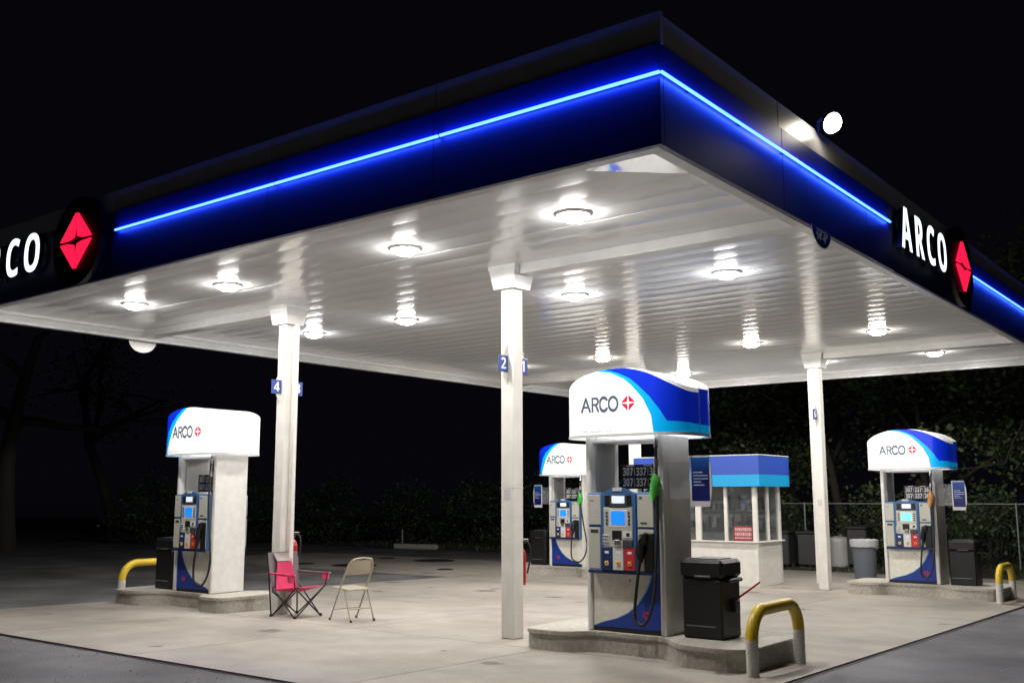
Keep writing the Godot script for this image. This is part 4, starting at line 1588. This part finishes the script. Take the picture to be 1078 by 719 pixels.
# ---------------------------------------------------------------- two chairs
func chairs() -> void:
	# camp chair facing +z
	var c := thing("camp_chair", "red and grey folding camp chair by the left column", "camp chair", gp(-0.08, 0.002, -3.88))
	c.rotation.y = deg_to_rad(4.0)
	var fl := Vector3(-0.27, 0, 0.25)
	var fr := Vector3(0.24, 0, 0.25)
	var bl := Vector3(-0.25, 0, -0.25)
	var br := Vector3(0.26, 0, -0.25)
	var sfl := Vector3(-0.29, 0.42, 0.27)
	var sfr := Vector3(0.29, 0.42, 0.27)
	var sbl := Vector3(-0.27, 0.36, -0.22)
	var sbr := Vector3(0.27, 0.36, -0.22)
	var tl := Vector3(-0.30, 0.90, -0.31)
	var tr := Vector3(0.30, 0.90, -0.31)
	var legs := [[fl, sfr], [fr, sfl], [bl, sbr], [br, sbl], [fl, sbl + Vector3(0, 0.06, 0)], [bl, sfl], [fr, sbr + Vector3(0, 0.06, 0)], [br, sfr]]
	for l in legs:
		var b := MB.new()
		b.tube([l[0], l[1]], 0.011, 8)
		obj("leg", b, M.chair_tube, c)
	for f in [fl, fr, bl, br]:
		var b := MB.new()
		b.lathe([Vector2(0, 0), Vector2(0.024, 0), Vector2(0.022, 0.035), Vector2(0, 0.04)], f, 10)
		obj("foot", b, M.rubber, c)
	for s in [[bl, tl], [br, tr]]:
		var b := MB.new()
		b.tube([s[0] + Vector3(0, 0.02, 0), s[1]], 0.011, 8)
		obj("back_post", b, M.chair_tube, c)
	# seat and back as sagging cloth; the red inset tapers between grey sides
	var seat := MB.new()
	cloth(seat, sbl, sbr, sfr, sfl, 0.06, 0.0, 1.0, Vector3.DOWN)
	var so := obj("seat", seat, M.chair_red, c)
	so.position.y = 0.01
	var bk := MB.new()
	cloth(bk, sbl, sbr, tr, tl, 0.05, 0.0, 1.0, Vector3(0, 0, -1))
	obj("back_cloth", bk, M.chair_grey, c)
	var rd := MB.new()
	cloth(rd, sbl.lerp(sbr, 0.1) + Vector3(0, 0.0, 0.014), sbl.lerp(sbr, 0.9) + Vector3(0, 0, 0.014), Vector3(0.14, 0.76, -0.268), Vector3(-0.14, 0.76, -0.268), 0.036, 0.0, 1.0, Vector3(0, 0, -1))
	tag(obj("back_inset", rd, M.chair_red, c), "red panel in the backrest")
	var hdp := MB.new()
	cloth(hdp, Vector3(-0.14, 0.77, -0.268), Vector3(0.14, 0.77, -0.268), Vector3(0.20, 0.89, -0.30), Vector3(-0.20, 0.89, -0.30), 0.03, 0.0, 1.0, Vector3(0, 0, -1))
	tag(obj("head_panel", hdp, M.chair_pale, c), "pale panel at the top of the backrest")
	for s in [-1.0, 1.0]:
		var a := MB.new()
		a.tube([Vector3(s * 0.30, 0.42, 0.27), Vector3(s * 0.34, 0.60, 0.27)], 0.011, 8)
		obj("arm_post", a, M.chair_tube, c)
		var ar := MB.new()
		cloth(ar, Vector3(s * 0.29 - 0.035, 0.62, -0.29), Vector3(s * 0.29 + 0.035, 0.62, -0.29), Vector3(s * 0.34 + 0.045, 0.60, 0.30), Vector3(s * 0.34 - 0.045, 0.60, 0.30), 0.03, 0.0, 1.0, Vector3.DOWN)
		obj("armrest", ar, M.chair_red if s < 0 else M.chair_grey, c)
		var cup := MB.new()
		cup.lathe([Vector2(0.035, -0.11), Vector2(0.047, -0.10), Vector2(0.052, 0.0), Vector2(0.047, 0.0), Vector2(0.042, -0.09), Vector2(0, -0.09)], Vector3(s * 0.345, 0.61, 0.23), 14)
		obj("cup_holder", cup, M.chair_red, c)
	# folding metal chair facing -z
	var f := thing("folding_chair", "beige metal folding chair on the open concrete", "folding chair", gp(0.10, 0.0, -2.88))
	f.rotation.y = deg_to_rad(-10.0)
	var w := 0.22
	for s in [-1.0, 1.0]:
		var b := MB.new()   # front leg runs up to become the back post
		b.tube(smooth([Vector3(s * w, 0.008, -0.26), Vector3(s * w, 0.45, -0.02), Vector3(s * (w - 0.005), 0.62, 0.075)]), 0.0125, 8)
		obj("front_leg", b, M.chair_beige, f)
		var r := MB.new()
		r.tube([Vector3(s * (w - 0.03), 0.008, 0.22), Vector3(s * (w - 0.03), 0.42, 0.04)], 0.0115, 8)
		obj("rear_leg", r, M.chair_beige, f)
		for p in [Vector3(s * w, 0, -0.262), Vector3(s * (w - 0.03), 0, 0.222)]:
			var ft := MB.new()
			ft.lathe([Vector2(0, 0), Vector2(0.018, 0), Vector2(0.017, 0.03), Vector2(0, 0.03)], p, 10)
			obj("foot", ft, M.rubber, f)
	var hoop_b := MB.new()
	hoop_b.tube(smooth([Vector3(-w + 0.005, 0.615, 0.073), Vector3(-w + 0.012, 0.74, 0.14), Vector3(-w + 0.06, 0.83, 0.185), Vector3(-0.06, 0.855, 0.20), Vector3(0.06, 0.855, 0.20), Vector3(w - 0.06, 0.83, 0.185), Vector3(w - 0.012, 0.74, 0.14), Vector3(w - 0.005, 0.615, 0.073)]), 0.0125, 8)
	obj("back_hoop", hoop_b, M.chair_beige, f)
	var bp := MB.new()
	cloth(bp, Vector3(-w + 0.01, 0.63, 0.078), Vector3(w - 0.01, 0.63, 0.078), Vector3(w - 0.05, 0.835, 0.186), Vector3(-w + 0.05, 0.835, 0.186), 0.03, 0.0, 1.0, Vector3(0, -0.4, 0.9))
	obj("back_panel", bp, M.chair_beige, f)
	var sp := MB.new()
	sp.bev(Vector3(0, 0.435, -0.07), Vector3(0.385, 0.026, 0.39), 0.012, Basis(Vector3.RIGHT, deg_to_rad(3.0)))
	obj("seat", sp, M.chair_beige, f)
	var cb := MB.new()
	cb.tube([Vector3(-w + 0.03, 0.17, 0.148), Vector3(w - 0.03, 0.17, 0.148)], 0.008, 8)
	cb.tube([Vector3(-w, 0.15, -0.185), Vector3(w, 0.15, -0.185)], 0.008, 8)
	obj("stretcher", cb, M.chair_beige, f)


func cloth(b: MB, p00: Vector3, p10: Vector3, p11: Vector3, p01: Vector3, sag: float, _a: float, _b: float, dir: Vector3) -> void:   # a quad sheet with thickness that sags in the middle
	var n := 8
	var g := []
	for i in n + 1:
		var row := []
		for j in n + 1:
			var u := float(i) / n
			var v := float(j) / n
			row.append(p00.lerp(p10, u).lerp(p01.lerp(p11, u), v) + dir * sag * sin(PI * u) * (0.4 + 0.6 * sin(PI * v)))
		g.append(row)
	for i in n:
		for j in n:
			var nn := []
			for ij in [[i, j], [i + 1, j], [i + 1, j + 1], [i, j + 1]]:
				var ia: int = clampi(ij[0], 1, n - 1)
				var ja: int = clampi(ij[1], 1, n - 1)
				nn.append((g[ia + 1][ja] - g[ia - 1][ja]).cross(g[ia][ja + 1] - g[ia][ja - 1]).normalized())
			var o: Vector3 = nn[0] * -0.004
			b.squad(g[i][j], g[i + 1][j], g[i + 1][j + 1], g[i][j + 1], nn[0], nn[1], nn[2], nn[3])
			b.squad(g[i][j + 1] + o, g[i + 1][j + 1] + o, g[i + 1][j] + o, g[i][j] + o, -nn[3], -nn[2], -nn[1], -nn[0])


# ---------------------------------------------------------------- fence and trees
func limb(b: MB, p: Vector3, d: Vector3, length: float, r: float, level: int, tips: Array) -> void:
	var path := [p]
	var rr := [r]
	var q := p
	var dd := d
	var n := 5
	for i in n:
		dd = (dd + Vector3(rng.randfn(0, 0.13), rng.randfn(0.03, 0.09), rng.randfn(0, 0.13))).normalized()
		q += dd * length / n
		path.append(q)
		rr.append(r * (1.0 - 0.6 * (i + 1) / n))
	b.tube(path, rr, 8 if level == 0 else 5, false)
	tips.append(q)
	if level >= 3:
		return
	for k in (5 if level == 0 else 3):
		var at: int = rng.randi_range(2, n)
		var base: Vector3 = path[at]
		var side := Vector3(rng.randfn(), rng.randfn(0.25, 0.4), rng.randfn()).normalized()
		limb(b, base, (dd * 0.5 + side).normalized(), length * rng.randf_range(0.45, 0.7), rr[at] * 0.75, level + 1, tips)


func crown(b: MB, tips: Array, spread: float, per: int, size: float, tone: Color) -> void:
	for tip in tips:
		var cs := spread * rng.randf_range(0.6, 1.2)
		var lum := rng.randf_range(0.35, 1.5)
		for i in per:
			var o := Vector3(rng.randfn(), rng.randfn(0, 0.8), rng.randfn()) * cs * 0.5
			var p: Vector3 = tip + o
			var a := Vector3(rng.randfn(), rng.randfn(0, 0.6), rng.randfn()).normalized()
			var e := a.cross(Vector3(rng.randfn(), rng.randfn(), rng.randfn())).normalized()
			var l := size * rng.randf_range(0.6, 1.3)
			a *= l
			e *= l * 0.33
			b.tri(p - a * 0.5, p + e, p + a * 0.5)
			b.tri(p - a * 0.5, p + a * 0.5, p - e)
			var f := lum * rng.randf_range(0.7, 1.3)
			var c := Color(tone.r * f * rng.randf_range(0.85, 1.25), tone.g * f, tone.b * f)
			for k in 6:
				b.c.append(c)


func tree(at: Vector3, height: float, r: float, lean: Vector3, spread: float, per: int, size: float, tone: Color, label: String, group: String) -> void:
	var t := thing("tree", label, "tree", at, group)
	rng.seed = int(absf(at.x * 31.0 + at.z * 17.0))
	var b := MB.new()
	var tips := []
	limb(b, Vector3(0, -0.1, 0), (Vector3.UP + lean).normalized(), height * 0.62, r, 0, tips)
	obj("trunk", b, M.bark if per > 20 else M.dark_bark, t)
	if per > 0:
		var c := MB.new()
		crown(c, tips, spread, per, size, tone)
		obj("crown", c, M.leaf, t)


func shrub(at: Vector3, wide: float, high: float, count: int, tone: Color, label: String, group: String) -> void:
	var t := thing("shrub", label, "shrub", at, group)
	rng.seed = int(absf(at.x * 37.0 + at.z * 19.0))
	var b := MB.new()
	var tips := []
	for i in count:
		var a := rng.randf() * TAU
		var q := sqrt(rng.randf())
		var y := rng.randf()
		tips.append(Vector3(cos(a) * q * wide * (1.0 - 0.4 * y * y), 0.15 + y * high * (1.0 - 0.35 * q), sin(a) * q * wide * (1.0 - 0.4 * y * y)))
	var st := MB.new()
	for i in mini(14, tips.size()):
		st.tube([Vector3(rng.randfn(0, 0.15), -0.05, rng.randfn(0, 0.15)), tips[i]], [0.03, 0.008], 5, false)
	obj("stem", st, M.bark, t)
	crown(b, tips, 0.42, 34, 0.13, tone)
	obj("foliage", b, M.leaf, t)


func backdrop() -> void:
	# chain link fence
	var fx := 21.3
	var f := thing("chain_link_fence", "low chain link fence with a top rail in front of the trees", "fence", gp(fx, 0, 0))
	var za := -11.0
	var zb := 16.0
	var rail := MB.new()
	rail.tube([Vector3(0, 1.79, za), Vector3(0, 1.79, zb)], 0.022, 8)
	obj("top_rail", rail, M.galvanised, f)
	var z := -11.0
	while z <= zb:
		var p := MB.new()
		p.tube([Vector3(0, 0, z + 0.07), Vector3(0, 1.83, z + 0.07)], 0.032, 8)
		obj("post", p, M.galvanised, f)
		z += 3.07
	var wire := MB.new()
	var step := 0.14
	var k := za - 1.75
	while k < zb:
		for s in [1.0, -1.0]:
			var a := Vector3(0.024 * s, 0.03, k if s > 0 else k + 1.75)
			var d := Vector3(0.024 * s, 1.77, k + 1.75 if s > 0 else k)
			if minf(a.z, d.z) > za and maxf(a.z, d.z) < zb:
				wire.tube([a, d], 0.0013, 3, false)
		k += step
	tag(obj("wire_mesh", wire, M.galvanised, f), "", "", "", "stuff")
	# trees beyond the fence, on the right
	var g1 := Color(0.075, 0.125, 0.045)
	var g2 := Color(0.10, 0.14, 0.055)
	var list := [
		[24.6, -9.0, 8.0, 0.16, g1, "leafy tree left of the booth behind the fence"],
		[25.5, -5.0, 9.0, 0.2, g2, "leafy tree behind the booth"],
		[24.0, -1.6, 8.2, 0.18, g1, "leafy tree behind the column right of the booth"],
		[25.2, 0.8, 9.5, 0.24, g2, "leafy tree with a pale trunk behind the rightmost pump"],
		[24.4, 3.6, 8.6, 0.2, g1, "leafy tree at the right picture edge behind the fence"],
		[27.5, -2.6, 10.0, 0.22, g1, "tall leafy tree in the second line behind the booth"],
		[28.0, 3.0, 11.0, 0.25, g1, "tall leafy tree in the second line at the right"],
		[28.0, -8.0, 10.0, 0.22, g2, "tall leafy tree in the second line left of the booth"]]
	for l in list:
		tree(gp(l[0], 0, l[1]), l[2], l[3], Vector3(rng.randfn(0, 0.06), 0, rng.randfn(0, 0.06)), 1.15, 95, 0.175, l[4], l[5], "trees beyond the fence")
	var sh := [[23.2, -6.8], [23.0, -3.2], [22.9, 0.3], [23.1, 2.6], [22.8, 5.2]]
	for i in sh.size():
		shrub(gp(sh[i][0], 0, sh[i][1]), 1.5, 2.4, 90, g2 if i % 2 else g1, ["dark shrub behind the fence, far left of the booth", "dark shrub behind the fence and the booth", "dark shrub behind the fence left of the rightmost pump", "dark shrub behind the fence right of the rightmost pump", "dark shrub behind the fence at the right picture edge"][i], "shrubs behind the fence")
	# dark hedge and trees at the back and the left
	var hz := [[24.0, -12.5], [24.6, -15.4], [24.4, -18.4], [25.0, -21.5], [24.0, -24.6], [22.0, -27.5], [19.0, -29.5], [15.0, -31.0]]
	for i in hz.size():
		shrub(gp(hz[i][0], 0, hz[i][1]), 2.0, 3.1, 110, Color(0.03, 0.055, 0.022), "dark hedge bush beyond the tank pad, %s from the right" % ["first", "second", "third", "fourth", "fifth", "sixth", "seventh", "eighth"][i], "bushes in the dark hedge")
	tree(gp(6.6, 0, -26.2), 12.0, 0.36, Vector3(0.02, 0, 0.02), 1.4, 0, 0.2, g1, "large bare tree in the dark at the left edge", "bare trees at the left")
	tree(gp(14.5, 0, -33.0), 12.0, 0.30, Vector3(0.0, 0, 0.05), 1.4, 16, 0.2, Color(0.05, 0.07, 0.03), "sparse dark tree behind the leftmost pump", "bare trees at the left")
	# grass and litter on the verge: too many blades to count
	var gr := MB.new()
	for i in 9000:
		var x := rng.randf_range(16.6, 24.0) if i < 6500 else rng.randf_range(19.7, 26.0)
		var zz := rng.randf_range(-9.5, 10.0) if i < 6500 else rng.randf_range(-26.0, -10.2)
		if x < 20.0 and rng.randf() < 0.55 and i < 6500:
			continue
		var p := gp(x, -0.02, zz)
		var a := rng.randf() * TAU
		var hgt := rng.randf_range(0.05, 0.22)
		var wv := Vector3(cos(a), 0, sin(a)) * 0.014
		var ln := Vector3(rng.randfn(0, 0.06), hgt, rng.randfn(0, 0.06))
		gr.tri(p - wv, p + wv, p + ln)
		var q := rng.randf_range(0.7, 1.2)
		for e in 3:
			gr.c.append(Color(0.075 * q, 0.10 * q, 0.035 * q))
	tag(obj("verge_grass", gr, M.leaf), "thin grass and weeds on the dark verge", "grass", "", "stuff")
	var lt := MB.new()
	for i in 420:
		var p := gp(rng.randf_range(16.5, 21.0), -0.002, rng.randf_range(-7.0, 8.0))
		lt.box(p, Vector3(rng.randf_range(0.03, 0.11), 0.012, rng.randf_range(0.03, 0.08)), Basis(Vector3.UP, rng.randf() * TAU) * Basis(Vector3.RIGHT, rng.randfn(0, 0.2)))
		var q := rng.randf_range(0.3, 1.3)
		for e in 36:
			lt.c.append(Color(0.16 * q, 0.13 * q, 0.085 * q))
	tag(obj("leaf_litter", lt, M.leaf), "fallen leaves scattered on the dark verge", "leaf litter", "", "stuff")
